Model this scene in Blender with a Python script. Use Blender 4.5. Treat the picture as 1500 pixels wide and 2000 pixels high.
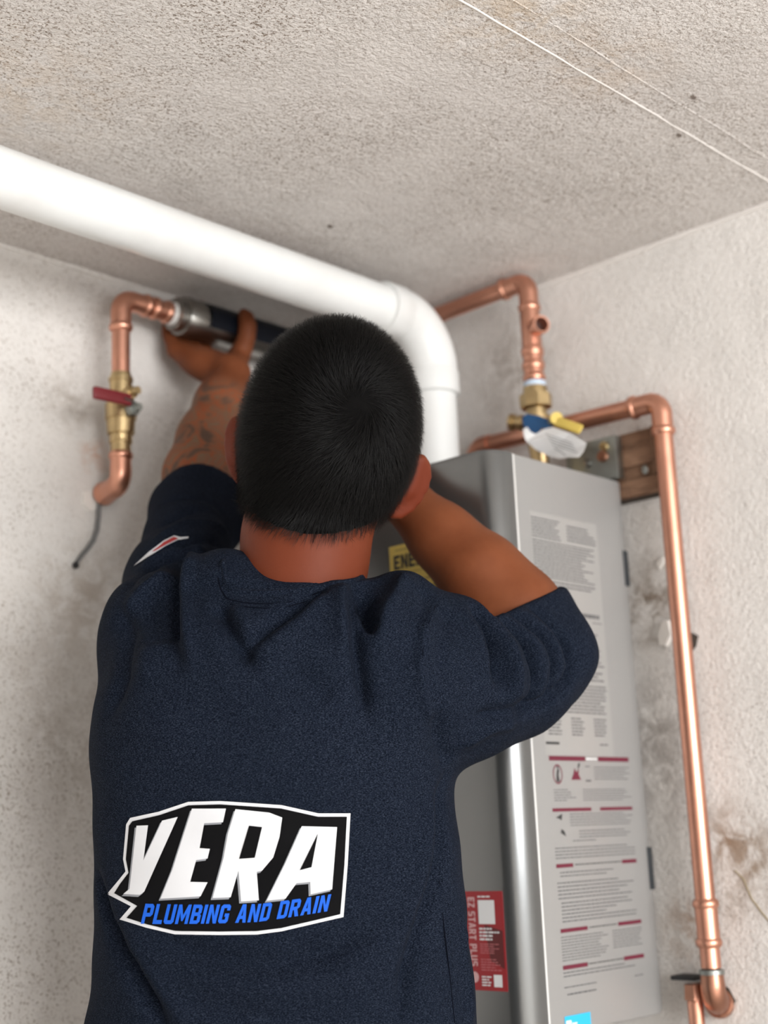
import bpy, bmesh, math, random
import numpy as np
from mathutils import Vector, Matrix
from mathutils.bvhtree import BVHTree
from mathutils.geometry import tessellate_polygon

for o in list(bpy.data.objects): bpy.data.objects.remove(o)
scene = bpy.context.scene
COL = scene.collection
random.seed(4); rng = np.random.default_rng(4)

# ------------------------------------------------------------------ camera
CZ = 1.32                                    # camera height above the floor
FPX = 2770.0                                 # focal length in pixels of a 1500 x 2000 frame
YAW, PITCH, ROLL = math.radians(43.053), math.radians(13.009), math.radians(-2.444)
CAM = np.array([0.0, 0.0, CZ])
_d = np.array([math.cos(YAW)*math.cos(PITCH), math.sin(YAW)*math.cos(PITCH), math.sin(PITCH)])
_r = np.array([math.sin(YAW), -math.cos(YAW), 0.0]); _u = np.cross(_r, _d)
C_R = math.cos(ROLL)*_r + math.sin(ROLL)*_u
C_U = -math.sin(ROLL)*_r + math.cos(ROLL)*_u
C_D = _d
cam_data = bpy.data.cameras.new('camera'); cam = bpy.data.objects.new('camera', cam_data); COL.objects.link(cam)
cam.matrix_world = Matrix(((C_R[0], C_U[0], -C_D[0], CAM[0]), (C_R[1], C_U[1], -C_D[1], CAM[1]),
                           (C_R[2], C_U[2], -C_D[2], CAM[2]), (0, 0, 0, 1)))
cam_data.sensor_fit = 'VERTICAL'; cam_data.sensor_height = 36.0; cam_data.sensor_width = 27.0
cam_data.lens = FPX*36.0/2000.0
cam_data.clip_start = 0.02; cam_data.clip_end = 60
cam_data.dof.use_dof = True; cam_data.dof.focus_distance = 1.26; cam_data.dof.aperture_fstop = 3.4
scene.camera = cam

# ------------------------------------------------------------------ world, daylight, exposure
scene.view_settings.view_transform = 'Standard'; scene.view_settings.look = 'None'
scene.view_settings.gamma = 1.0; scene.view_settings.use_curve_mapping = False
scene.view_settings.exposure = 0.42
world = bpy.data.worlds.new('world'); scene.world = world; world.use_nodes = True
bg = world.node_tree.nodes['Background']; bg.inputs[0].default_value = (0.93, 0.96, 1.0, 1); bg.inputs[1].default_value = 0.9

def area(name, loc, target, sx, sy, power, color):
    l = bpy.data.lights.new(name, 'AREA'); l.shape = 'RECTANGLE'; l.size = sx; l.size_y = sy; l.energy = power; l.color = color
    o = bpy.data.objects.new(name, l); COL.objects.link(o); o.location = loc
    o.rotation_euler = (Vector(target)-Vector(loc)).to_track_quat('-Z', 'Y').to_euler()
    return o
area('daylight_from_door_opening', (0.25, -1.95, 1.45), (0.8, 1.0, 1.4), 2.0, 0.95, 76, (1.0, 0.99, 0.985))
sun_l = bpy.data.lights.new('bounce_sun', 'SUN'); sun_l.energy = 8.0; sun_l.angle = .02; sun_l.color = (1.0, .975, .95)
bounce_sun = bpy.data.objects.new('bounce_sun', sun_l); COL.objects.link(bounce_sun)           # added to brighten the ceiling by bounce off the floor behind the camera
bounce_sun.rotation_euler = Vector((-.12, .62, -.78)).to_track_quat('-Z', 'Y').to_euler()

# ------------------------------------------------------------------ projection helpers (pixel + plane -> place in the room)
def ray(px, py): return C_D + C_R*((px-750)/FPX) - C_U*((py-1000)/FPX)
def at(px, py, d): return CAM + ray(px, py)*d
def onX(px, py, X): r = ray(px, py); return CAM + r*(X/r[0])
def onY(px, py, Y): r = ray(px, py); return CAM + r*(Y/r[1])
def onZ(px, py, Z): r = ray(px, py); return CAM + r*((Z-CZ)/r[2])
XW, YW, ZC = 1.45, 1.398, CZ+0.711           # right wall, left wall, ceiling
def nrm(v): v = np.asarray(v, float); return v/np.linalg.norm(v)
AX, AY, AZ = np.eye(3)

# ------------------------------------------------------------------ mesh helpers
class MB:
    def __init__(s): s.v = []; s.f = []
    def add(s, v, f):
        n = len(s.v); s.v += [tuple(map(float, p)) for p in v]; s.f += [tuple(int(i)+n for i in q) for q in f]; return s
    def rod(s, p0, axis, prof, seg=28, caps=True, rot=0.0):      # prof: (t, r) along axis
        axis = nrm(axis); a = nrm(np.cross(axis, AZ if abs(axis[2]) < .9 else AX)); b = np.cross(axis, a)
        v = []; f = []
        for t, r in prof:
            for k in range(seg):
                w = 2*math.pi*k/seg + rot
                v.append(np.asarray(p0)+axis*t+(a*math.cos(w)+b*math.sin(w))*r)
        for i in range(len(prof)-1):
            for k in range(seg):
                k2 = (k+1) % seg; f.append((i*seg+k, i*seg+k2, (i+1)*seg+k2, (i+1)*seg+k))
        if caps:
            f.append(tuple(range(seg-1, -1, -1))); f.append(tuple((len(prof)-1)*seg+k for k in range(seg)))
        return s.add(v, f)
    def tube(s, pts, rad, seg=24, caps=True, flat=None):         # sweep along a path; flat=(wx,wy) elliptical
        pts = [np.asarray(p, float) for p in pts]; n = len(pts)
        rad = [rad]*n if np.isscalar(rad) else rad
        tg = [nrm(pts[min(i+1, n-1)]-pts[max(i-1, 0)]) for i in range(n)]
        a = nrm(np.cross(tg[0], AZ if abs(tg[0][2]) < .9 else AX)); v = []; f = []
        for i in range(n):
            a = nrm(a-tg[i]*a.dot(tg[i])); b = np.cross(tg[i], a)
            for k in range(seg):
                w = 2*math.pi*k/seg; x, y = math.cos(w), math.sin(w)
                if flat: x *= flat[0]; y *= flat[1]
                v.append(pts[i]+(a*x+b*y)*rad[i])
        for i in range(n-1):
            for k in range(seg):
                k2 = (k+1) % seg; f.append((i*seg+k, i*seg+k2, (i+1)*seg+k2, (i+1)*seg+k))
        if caps:
            f.append(tuple(range(seg-1, -1, -1))); f.append(tuple((n-1)*seg+k for k in range(seg)))
        return s.add(v, f)
    def box(s, lo, hi, bev=0.0, seg=2, frame=None):
        bm = bmesh.new(); bmesh.ops.create_cube(bm, size=1)
        lo = np.asarray(lo, float); hi = np.asarray(hi, float); c = (lo+hi)/2; d = hi-lo
        for q in bm.verts: q.co = Vector(np.array(q.co)*d+c)
        if bev > 0: bmesh.ops.bevel(bm, geom=bm.edges[:], offset=bev, segments=seg, profile=.5, affect='EDGES')
        bm.verts.index_update(); v = [np.array(q.co) for q in bm.verts]; f = [[q.index for q in p.verts] for p in bm.faces]; bm.free()
        if frame is not None:
            o, ax, ay, az = frame; v = [o+ax*p[0]+ay*p[1]+az*p[2] for p in v]
        return s.add(v, f)
    def sphere(s, c, r, seg=16, ring=10, sc=(1, 1, 1), axes=None):
        v = []; f = []; axes = np.eye(3) if axes is None else axes
        for i in range(ring+1):
            th = math.pi*i/ring
            for k in range(seg):
                w = 2*math.pi*k/seg
                p = np.array([math.sin(th)*math.cos(w)*sc[0], math.sin(th)*math.sin(w)*sc[1], math.cos(th)*sc[2]])*r
                v.append(np.asarray(c)+axes.T@p)
        for i in range(ring):
            for k in range(seg):
                k2 = (k+1) % seg; f.append((i*seg+k, (i+1)*seg+k, (i+1)*seg+k2, i*seg+k2))
        return s.add(v, f)
    def prism(s, outline, normal, th):                            # outline: 3D polygon, extruded by th along normal
        n = len(outline); o = [np.asarray(p, float) for p in outline]; nn = nrm(normal)*th
        v = o+[p+nn for p in o]
        tri = tessellate_polygon([[Vector(p) for p in o]])
        f = [tuple(t) for t in tri]+[tuple(i+n for i in reversed(t)) for t in tri]
        f += [(i, (i+1) % n, (i+1) % n+n, i+n) for i in range(n)]
        return s.add(v, f)

def fillet(pts, R, n=9):
    pts = [np.asarray(p, float) for p in pts]; out = [pts[0]]
    for i in range(1, len(pts)-1):
        a = nrm(pts[i-1]-pts[i]); b = nrm(pts[i+1]-pts[i]); ang = math.acos(max(-1, min(1, a.dot(b))))
        t = R/math.tan(ang/2); c = pts[i]+nrm(a+b)*(R/math.sin(ang/2)); p0 = pts[i]+a*t; p1 = pts[i]+b*t
        u0 = nrm(p0-c); u1 = nrm(p1-c); w = math.acos(max(-1, min(1, u0.dot(u1))))
        for k in range(n+1):
            q = k/n; out.append(c+R*(u0*math.sin((1-q)*w)+u1*math.sin(q*w))/math.sin(w))
    out.append(pts[-1]); return out

def mesh_obj(name, v, f, mat, parent=None, smooth=True, sharp=35, loc=None):
    root = np.zeros(3); p = parent
    while p is not None: root = root+np.array(p.location); p = p.parent
    if loc is not None: root = root+np.asarray(loc)
    me = bpy.data.meshes.new(name)
    v = np.asarray(v, float)-root
    me.from_pydata([tuple(p) for p in v], [], [tuple(q) for q in f]); me.update()
    bm = bmesh.new(); bm.from_mesh(me); bmesh.ops.recalc_face_normals(bm, faces=bm.faces[:]); bm.to_mesh(me); bm.free()
    if smooth:
        me.polygons.foreach_set('use_smooth', [True]*len(me.polygons))
        if sharp: me.set_sharp_from_angle(angle=math.radians(sharp))
    o = bpy.data.objects.new(name, me); COL.objects.link(o)
    if mat is not None: me.materials.append(mat)
    if loc is not None: o.location = loc
    if parent is not None: o.parent = parent
    return o
def build(mb, name, mat, parent=None, **k): return mesh_obj(name, mb.v, mb.f, mat, parent, **k)
def tag(o, label=None, cat=None, group=None, kind=None):
    for key, val in (('label', label), ('category', cat), ('group', group), ('kind', kind)):
        if val: o[key] = val
    return o
def thing(name, label, cat, loc, group=None):
    o = bpy.data.objects.new(name, None); COL.objects.link(o); o.location = tuple(map(float, loc)); o.empty_display_size = .05
    return tag(o, label, cat, group)

# ------------------------------------------------------------------ materials
def mat(name, base=(.5, .5, .5), rough=.5, metal=0.0, spec=.5, **extra):
    m = bpy.data.materials.new(name); m.use_nodes = True; b = m.node_tree.nodes['Principled BSDF']
    b.inputs['Base Color'].default_value = (*base, 1); b.inputs['Roughness'].default_value = rough
    b.inputs['Metallic'].default_value = metal; b.inputs['Specular IOR Level'].default_value = spec
    for k, v in extra.items(): b.inputs[k.replace('_', ' ')].default_value = v
    return m
class NT:
    def __init__(s, m): s.m = m; s.t = m.node_tree; s.b = s.t.nodes['Principled BSDF']; s.co = s.t.nodes.new('ShaderNodeTexCoord')
    def n(s, typ, **kw):
        q = s.t.nodes.new(typ)
        for k, v in kw.items():
            if k in q.inputs.keys(): q.inputs[k].default_value = v
            else: setattr(q, k, v)
        return q
    def l(s, a, b): s.t.links.new(a, b)
    def noise(s, scale, detail=4, rough=.55, coord=None, dist=0):
        q = s.n('ShaderNodeTexNoise'); q.inputs['Scale'].default_value = scale; q.inputs['Detail'].default_value = detail
        q.inputs['Roughness'].default_value = rough; q.inputs['Distortion'].default_value = dist
        s.l(coord or s.co.outputs['Object'], q.inputs['Vector']); return q.outputs['Fac']
    def ramp(s, fac, stops):
        q = s.n('ShaderNodeValToRGB'); e = q.color_ramp.elements
        while len(e) < len(stops): e.new(.5)
        for k, (p, c) in enumerate(stops):
            e[k].position = p; e[k].color = (*c, 1) if not np.isscalar(c) else (c, c, c, 1)
        s.l(fac, q.inputs['Fac']); return q.outputs['Color']
    def mix(s, fac, a, b, mode='MIX'):
        q = s.n('ShaderNodeMix'); q.data_type = 'RGBA'; q.blend_type = mode
        for i, x in ((0, fac), (6, a), (7, b)):
            if hasattr(x, 'is_output'): s.l(x, q.inputs[i])
            elif np.isscalar(x): q.inputs[i].default_value = x
            else: q.inputs[i].default_value = (*x, 1)
        return q.outputs[2]
    def math(s, op, a, b=0.0, clamp=False):
        q = s.n('ShaderNodeMath'); q.operation = op; q.use_clamp = clamp
        for i, x in ((0, a), (1, b)):
            if hasattr(x, 'is_output'): s.l(x, q.inputs[i])
            else: q.inputs[i].default_value = x
        return q.outputs[0]
    def bump(s, h, strength, dist, normal=None):
        q = s.n('ShaderNodeBump'); q.inputs['Strength'].default_value = strength; q.inputs['Distance'].default_value = dist
        s.l(h, q.inputs['Height'])
        if normal: s.l(normal, q.inputs['Normal'])
        s.l(q.outputs[0], s.b.inputs['Normal']); return q.outputs[0]
    def blob(s, c, r):                                            # soft round mask around a place on the surface
        q = s.n('ShaderNodeVectorMath'); q.operation = 'DISTANCE'; s.l(s.co.outputs['Object'], q.inputs[0]); q.inputs[1].default_value = tuple(c)
        m = s.n('ShaderNodeMapRange'); m.inputs[1].default_value = 0; m.inputs[2].default_value = r; m.inputs[3].default_value = 1; m.inputs[4].default_value = 0
        s.l(q.outputs['Value'], m.inputs[0]); return m.outputs[0]

def plaster(name, base, dark, speck, speck_amt, bump, blobs=(), lines=None, spk=300, thr=.56):
    m = mat(name, base, .85, spec=.25); t = NT(m)
    big = t.ramp(t.noise(2.6, 5, .6), [(.3, 0), (.72, 1)])
    col = t.mix(big, base, dark)
    mid = t.ramp(t.noise(14, 6, .65), [(.42, 0), (.75, 1)])
    col = t.mix(t.math('MULTIPLY', mid, .45), col, tuple(c*.84 for c in dark))
    msk = t.ramp(t.noise(5.5, 3, .5), [(.34, .15), (.62, 1)])
    sp = t.ramp(t.noise(spk, 3, .65), [(thr, 0), (thr+.075, 1)])
    amt = t.math('MULTIPLY', t.math('MULTIPLY', sp, msk), speck_amt)
    col = t.mix(amt, col, speck)
    for c, r, cc, a in blobs:
        bl = t.blob(c, r); nn = t.ramp(t.noise(38, 5, .7, dist=.6), [(.40, 0), (.58, 1)])
        col = t.mix(t.math('MULTIPLY', t.math('MULTIPLY', bl, nn), a, True), col, cc)
    t.l(col, t.b.inputs['Base Color'])
    h = t.math('ADD', t.noise(210, 3, .55), t.math('MULTIPLY', t.noise(30, 3), .8))
    t.bump(h, bump, .004)
    return m

def W(px, py, wall): return onX(px, py, XW) if wall == 'R' else onY(px, py, YW) if wall == 'L' else onZ(px, py, ZC)
BR = (.20, .145, .10)
m_ceil = plaster('ceiling_plaster', (.66, .63, .605), (.58, .55, .525), (.17, .125, .09), .9, .6,
                 [(W(20, 180, 'C'), .16, (.52, .40, .28), .35), (W(1010, 20, 'C'), .10, (.45, .33, .20), .5), (W(1180, 130, 'C'), .09, (.48, .36, .25), .4)], spk=400, thr=.535)
m_wl = plaster('left_wall_plaster', (.73, .705, .675), (.64, .615, .585), (.22, .17, .13), .85, .3,
               [(W(170, 1170, 'L'), .09, (.34, .28, .22), .65), (W(60, 1230, 'L'), .12, (.5, .44, .39), .3), (W(140, 1440, 'L'), .12, (.42, .38, .34), .75),
                (W(60, 1650, 'L'), .08, (.5, .46, .43), .3), (W(140, 790, 'L'), .05, (.25, .2, .16), .6), (W(60, 1900, 'L'), .10, (.5, .46, .42), .3), (W(185, 890, 'L'), .03, (.5, .26, .16), .8)], spk=330)
m_wr = plaster('right_wall_plaster', (.77, .745, .715), (.66, .635, .605), (.19, .15, .12), .6, .45,
               [(W(1270, 1180, 'R'), .07, BR, 1.0), (W(1425, 1640, 'R'), .055, (.24, .15, .09), .9), (W(1470, 1690, 'R'), .06, (.25, .17, .11), .8),
                (W(1275, 1420, 'R'), .09, (.22, .19, .17), .7), (W(1420, 1765, 'R'), .03, BR, .9), (W(1010, 720, 'R'), .09, (.3, .25, .21), .7),
                (W(1350, 1820, 'R'), .05, (.3, .16, .08), .8), (W(1290, 1540, 'R'), .07, (.3, .27, .25), .6)], spk=300)
m_conc = plaster('floor_concrete', (.58, .56, .53), (.50, .48, .45), (.2, .19, .17), .4, .3)
m_joint = mat('joint_compound', (.67, .64, .61), .8, spec=.2)
m_white = mat('loose_plaster', (.74, .71, .67), .9, spec=.2)
m_hole = mat('hole_shade', (.075, .062, .052), .9, spec=.1)  # shade inside holes and the board gap, put into a dark colour

def metal_mat(name, base, rough, var, dark=.75, scale=30):
    m = mat(name, base, rough, 1.0); t = NT(m)
    q = t.ramp(t.noise(scale, 5, .6), [(.3, 0), (.75, 1)])
    t.l(t.mix(q, base, tuple(c*dark for c in base)), t.b.inputs['Base Color'])
    r = t.n('ShaderNodeMapRange'); r.inputs[3].default_value = rough-var; r.inputs[4].default_value = rough+var
    t.l(t.noise(scale*1.7, 4), r.inputs[0]); t.l(r.outputs[0], t.b.inputs['Roughness'])
    return m
m_cu = metal_mat('copper', (.71, .355, .25), .37, .06, .84)
m_cu_old = metal_mat('tarnished_copper', (.50, .25, .17), .36, .08, .6)
m_brass = metal_mat('brass', (.60, .45, .24), .33, .08, .7, 60)
m_steel = metal_mat('steel', (.34, .33, .31), .30, .05, .7)
m_zinc = metal_mat('zinc_plate', (.36, .38, .36), .42, .08, .7)
m_tape = mat('thread_tape', (.70, .68, .66), .6)
m_bluetape = mat('blue_white_tape', (.48, .58, .70), .6)
m_pvc = mat('white_pvc', (.80, .81, .80), .32, spec=.5); _t = NT(m_pvc)
_t.l(_t.mix(_t.ramp(_t.noise(9, 5, .6), [(.45, 0), (.9, 1)]), (.69, .70, .69), (.60, .59, .57)), _t.b.inputs['Base Color'])
m_red = mat('red_lever_vinyl', (.17, .012, .018), .4)
m_blue = mat('blue_handle_plastic', (.012, .085, .23), .4)
m_yellow = mat('yellow_lever_vinyl', (.62, .46, .10), .45)
m_navy = mat('navy_filter_label', (.003, .005, .010), .5, spec=.2)
m_black = mat('black_rubber', (.012, .012, .013), .6)
m_paper = mat('white_paper', (.80, .80, .80), .7, spec=.2)
m_grey_ink = mat('grey_ink', (.30, .30, .30), .7, spec=.2)
m_cable = mat('grey_cable', (.13, .13, .13), .55)
m_wood = mat('old_wood', (.20, .115, .07), .7, spec=.25); _t = NT(m_wood)
_mp = _t.n('ShaderNodeMapping'); _mp.inputs['Scale'].default_value = (1, 2, 14); _t.l(_t.co.outputs['Object'], _mp.inputs['Vector'])
_w = _t.noise(9, 7, .65, _mp.outputs[0], 1.2); _t.l(_t.ramp(_w, [(.25, (.10, .058, .038)), (.5, (.22, .125, .078)), (.8, (.31, .19, .125))]), _t.b.inputs['Base Color']); _t.bump(_w, .4, .003)

# ------------------------------------------------------------------ the room
def struct(name, lo, hi, m): return tag(build(MB().box(lo, hi), name, m, smooth=False), kind='structure')
X0, Y0 = -1.9, -2.25
floor = struct('floor', (X0-.1, Y0-1.2, -.1), (XW+.1, YW+.1, 0), m_conc)
ceiling = struct('ceiling', (X0-.1, Y0, ZC), (XW+.1, YW+.1, ZC+.1), m_ceil)
wall_left = struct('wall_left', (X0, YW, 0), (XW, YW+.1, ZC), m_wl)
wall_right = struct('wall_right', (XW, Y0, 0), (XW+.1, YW, ZC), m_wr)
wall_back = struct('wall_back', (X0-.1, Y0, 0), (X0, YW, ZC), m_wl)
for o, l in ((floor, 'concrete floor under the whole scene'), (ceiling, 'mottled beige plaster ceiling'), (wall_left, 'stained plaster wall on the left'),
             (wall_right, 'stained plaster wall behind the water heater'), (wall_back, 'plaster wall behind the camera')): o['label'] = l
# taped joints in the ceiling: low rounded ridges
def ridge(name, p0, p1, up, r, parent, m, n=26, wob=.0007):
    p0 = np.asarray(p0); p1 = np.asarray(p1); d = nrm(p1-p0); side = np.cross(d, up); pts = []; rad = []
    for i in range(n):
        q = i/(n-1); pts.append(p0+(p1-p0)*q+side*wob*(rng.random()-.5)*2); rad.append(r*(.75+.5*rng.random()))
    return build(MB().tube(pts, rad, 8), name, m, parent)
yS = W(1180, 180, 'C')[1]
ridge('joint_ridge', (-.2, yS+.004, ZC+.0006), (XW, yS-.012, ZC+.0003), AZ, .0012, ceiling, m_joint, 60)
yS2 = W(1250, 215, 'C')[1]-.03
ridge('joint_ridge', (-.2, yS2, ZC+.0014), (XW, yS2-.005, ZC+.0006), AZ, .0012, ceiling, m_ceil, 60)
# filled corners where the walls meet the ceiling
t1 = ridge('trim_1', (XW-.001, Y0+.3, ZC-.001), (XW-.001, YW, ZC-.001), AZ, .0042, None, m_joint, 90); tag(t1, 'filled joint between ceiling and right wall', kind='structure')
t2 = ridge('trim_2', (-1.5, YW-.001, ZC-.001), (XW, YW-.001, ZC-.001), AZ, .0035, None, m_wl, 90); tag(t2, 'filled joint between ceiling and left wall', kind='structure')
# plaster patches, and flat dark patches for the shade in wall holes
def patch(parent, wall, pts, th, m, name):
    P = [W(x, y, wall) for x, y in pts]; n = -AX if wall == 'R' else -AY if wall == 'L' else -AZ
    return build(MB().prism(P, n, th), name, m, parent, smooth=False)
patch(wall_left, 'L', [(163, 962), (180, 955), (192, 968), (190, 985), (180, 1000), (172, 998), (160, 985)], .004, m_white, 'plaster_patch')
patch(wall_right, 'R', [(1300, 1216), (1310, 1212), (1316, 1240), (1306, 1262), (1295, 1262), (1292, 1240)], .008, m_white, 'plaster_patch')
patch(wall_right, 'R', [(1284, 1100), (1296, 1088), (1298, 1096), (1290, 1112)], .003, m_white, 'plaster_patch')
patch(wall_right, 'R', [(1340, 1230), (1364, 1242), (1360, 1262), (1346, 1280), (1332, 1270)], .0012, m_hole, 'wall_hole_shade')
patch(wall_right, 'R', [(1372, 1906), (1392, 1912), (1424, 1930), (1437, 1955), (1430, 1972), (1405, 1980), (1384, 1970), (1372, 1945)], .0012, m_hole, 'wall_hole_shade')
patch(wall_left, 'L', [(183, 958), (200, 950), (208, 966), (204, 984), (192, 988)], .0012, m_hole, 'wall_hole_shade')
m_fleck = mat('dirt_brown', (.16, .13, .11), .9)
for wl, x, y in (('C', 1354, 190), ('C', 645, 442), ('C', 1326, 264)):
    patch(ceiling, wl, [(x-6, y-2), (x, y-4), (x+6, y-1), (x+4, y+3), (x-3, y+3)], .0006, m_fleck, 'dirt_fleck')
yc_, xc_ = W(1500, 1715, 'R'), W(1455, 1715, 'R')
pk = [W(x, y, 'R') for x, y in ((1435, 1700), (1452, 1717), (1468, 1755), (1490, 1785), (1530, 1830))]
build(MB().tube(pk, .0012, 6), 'hairline_crack', mat('crack_dirt', (.28, .23, .15), .9), wall_right)

# ------------------------------------------------------------------ white vent pipe
YP, ZP = 1.142, onZ(0, 345, CZ+.651)[2]
XP = 1.324
HT = CZ+.4155                                                    # top of the heater
vent = thing('vent_pipe', 'white plastic vent pipe running under the ceiling and elbowing down to the heater', 'pipe', (XP, YP, HT))
RP = .0300
build(MB().rod((-.9, YP, ZP), AX, [(0, RP), (XP-.078+.9, RP)], 48), 'horizontal_pipe', m_pvc, vent)
pe = fillet([(XP-.090, YP, ZP), (XP, YP, ZP), (XP, YP, ZP-.094)], .064, 14)
build(MB().tube(pe, RP+.0035, 48), 'elbow', m_pvc, vent)
build(MB().rod((XP-.094, YP, ZP), AX, [(0, RP+.001), (.001, RP+.0048), (.030, RP+.0050), (.033, RP+.0035)], 48), 'elbow_hub', m_pvc, vent)
build(MB().rod((XP, YP, ZP-.098), AZ, [(0, RP+.001), (.001, RP+.0048), (.030, RP+.0050), (.033, RP+.0035)], 48), 'elbow_hub', m_pvc, vent)
build(MB().rod((XP, YP, HT+.004), AZ, [(0, RP), (ZP-.094-HT, RP)], 48), 'vertical_pipe', m_pvc, vent)
build(MB().rod((XP, YP, HT), AZ, [(0, RP+.012), (.005, RP+.012), (.006, RP+.004)], 48), 'gasket', mat('red_gasket', (.45, .05, .04), .5), vent)

# ------------------------------------------------------------------ tankless water heater
XA, YB, YL = 1.180, .936, 1.335
HB = CZ-.203
heater = thing('water_heater', 'silver grey tankless water heater hanging on the right wall', 'water heater', ((XA+XW)/2, (YB+YL)/2, HB))
m_hs = mat('silver_paint', (.205, .21, .21), .30, metal=.85, spec=.5); _t = NT(m_hs)
_t.bump(_t.noise(900, 2), .06, .0006)
m_hside = mat('grey_side_paint', (.31, .308, .302), .42, metal=.3, spec=.5); _t = NT(m_hside)
_t.bump(_t.noise(1100, 2), .05, .0005)
m_dark = mat('slot_shade', (.03, .035, .04), .5)
def rounded_plan(x0, x1, y0, y1, rads, n=12):
    c = [((x0, y0), rads[0], math.pi), ((x1, y0), rads[1], 1.5*math.pi), ((x1, y1), rads[2], 0), ((x0, y1), rads[3], .5*math.pi)]
    out = []
    for (x, y), r, a0 in c:
        cx = x+r if x == x0 else x-r; cy = y+r if y == y0 else y-r
        for k in range(n+1):
            a = a0+.5*math.pi*k/n; out.append((cx+r*math.cos(a), cy+r*math.sin(a)))
    return out
def slab(plan, z0, z1, bev):                                     # plan outline raised to z1 with eased top and bottom edges
    v = []; f = []; n = len(plan); cx = sum(p[0] for p in plan)/n; cy = sum(p[1] for p in plan)/n
    lev = [(z0, bev), (z0+bev*.3, bev*.3), (z0+bev, 0), (z1-bev, 0), (z1-bev*.3, bev*.3), (z1, bev)]
    for z, ins in lev:
        for x, y in plan:
            dx, dy = x-cx, y-cy; L = math.hypot(dx, dy); v.append((x-dx/L*ins, y-dy/L*ins, z))
    for i in range(len(lev)-1):
        for k in range(n): f.append((i*n+k, i*n+(k+1) % n, (i+1)*n+(k+1) % n, (i+1)*n+k))
    f.append(tuple(range(n-1, -1, -1))); f.append(tuple((len(lev)-1)*n+k for k in range(n)))
    mb = MB(); mb.add(v, f); return mb
XS = XA+.034                                                     # where the front cover meets the side
build(slab(rounded_plan(XA, XS, YB-.0015, YL+.0015, (.024, .0008, .0008, .024)), HB, HT, .004), 'front_cover', m_hs, heater)
build(slab(rounded_plan(XS, XW-.022, YB, YL, (.0008, .006, .006, .0008)), HB, HT-.001, .004), 'casing', m_hside, heater)
build(MB().rod((XS+.0005, YB-.0008, HB+.003), AZ, [(0, .0016), (HT-HB-.006, .0016)], 10), 'cover_seam', mat('edge_highlight', (.75, .75, .74), .3, .6), heater)  # bright rod: the highlight along the cover edge is put into its colour
build(MB().box((XA-.0012, 1.031, HT-.10), (XA+.001, 1.0335, HT-.022), .0004), 'cover_crease', m_hs, heater)
build(MB().box((XW-.022, YB+.075, HB+.06), (XW, YL-.03, HT-.05)), 'wall_bracket', m_zinc, heater, smooth=False)
for y0, y1 in ((1072, 1142), (1655, 1737)):
    a, b = onX(1245, y0, XW-.024), onX(1245, y1, XW-.024)
    build(MB().box((XW-.031, YB-.0016, b[2]), (XW-.0225, YB+.01, a[2]), .0005), 'slot_shade_plate', m_dark, heater)  # solid dark plates; the shade of the slots is their colour
pc = onX(872, 872, XA+.03); build(MB().box((XA+.03, pc[1]-.008, HT-.002), (XA+.042, pc[1]+.008, HT+.009), .002), 'clip', m_black, heater)

# printed matter: thin quads lying on the casing
class Print:
    def __init__(s, origin, ex, ey, en): s.o = np.asarray(origin, float); s.ex, s.ey, s.en = ex, ey, en; s.mb = {}
    def pt(s, x, y, h): return s.o+s.ex*x+s.ey*y+s.en*h
    single = ('crimson', 'black', 'ink2', 'w_box')
    def slot(s, key):
        if key in s.single: key = (key, len(s.mb))
        return s.mb.setdefault(key, MB())
    def quad(s, key, x0, y0, x1, y1, h=.0003):
        mb = s.slot(key); mb.add([s.pt(x0, y0, h), s.pt(x1, y0, h), s.pt(x1, y1, h), s.pt(x0, y1, h)], [(0, 1, 2, 3)])
    def poly(s, key, pts, h=.0003):
        mb = s.slot(key); tri = tessellate_polygon([[Vector((x, y, 0)) for x, y in pts]])
        mb.add([s.pt(x, y, h) for x, y in pts], tri)
    def text_block(s, key, x0, y0, x1, y1, rows, fill=.7, thick=.45, cols=((0, 1),), rag=.25):
        dy = (y1-y0)/rows
        for c0, c1 in cols:
            for r in range(rows):
                y = y0+(r+.5)*dy; xa = x0+(x1-x0)*c0; xb = x0+(x1-x0)*(c1-rag*(c1-c0)*random.random()**2)
                x = xa
                while x < xb-.001:
                    w = min(xb-x, .002+.006*random.random()); s.quad(key, x, y-dy*thick/2, x+w, y+dy*thick/2); x += w+.0009
    def done(s, mats, parent, names):
        for k, mb in s.mb.items():
            k = k[0] if isinstance(k, tuple) else k; o = build(mb, names[k], mats[k], parent, smooth=False)
            if names[k] in ('label_text', 'fine_print'): o['kind'] = 'stuff'
def loc_side(px, py): p = onY(px, py, YB); return p[0]-XS, p[2]-HB
ink = mat('print_grey', (.085, .085, .088), .6); crim = mat('print_crimson', (.115, .007, .024), .55); inkb = mat('print_black', (.03, .03, .03), .6)
ps = Print((XS, YB, HB), AX, AZ, -AY)
def rect(pr, key, px0, py0, px1, py1, **k):
    a = loc_side(px0, py0); b = loc_side(px1, py1); pr.quad(key, a[0], b[1], b[0], a[1], **k)
def block(pr, key, px0, py0, px1, py1, rows, **k):
    a = loc_side(px0, py0); b = loc_side(px1, py1); pr.text_block(key, a[0], b[1], b[0], a[1], rows, **k)
lab = mat('clear_label_film', (.335, .332, .322), .40, metal=.25)
a = loc_side(1036, 1002); b = loc_side(1192, 1470)
sx0, sx1 = a[0], loc_side(1160, 1022)[0]
zt = a[1]; zb = b[1]; zz = lambda y: zt+(zb-zt)*(y-1002)/468
ps.quad('film', sx0-.002, zb-.004, sx1+.004, zt+.003, h=.00015)
wd = sx1-sx0
def tb(y0, y1, rows, c0=0., c1=1., **k): ps.text_block('ink', sx0+wd*c0, zz(y1), sx0+wd*c1, zz(y0), rows, **k)
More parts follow.
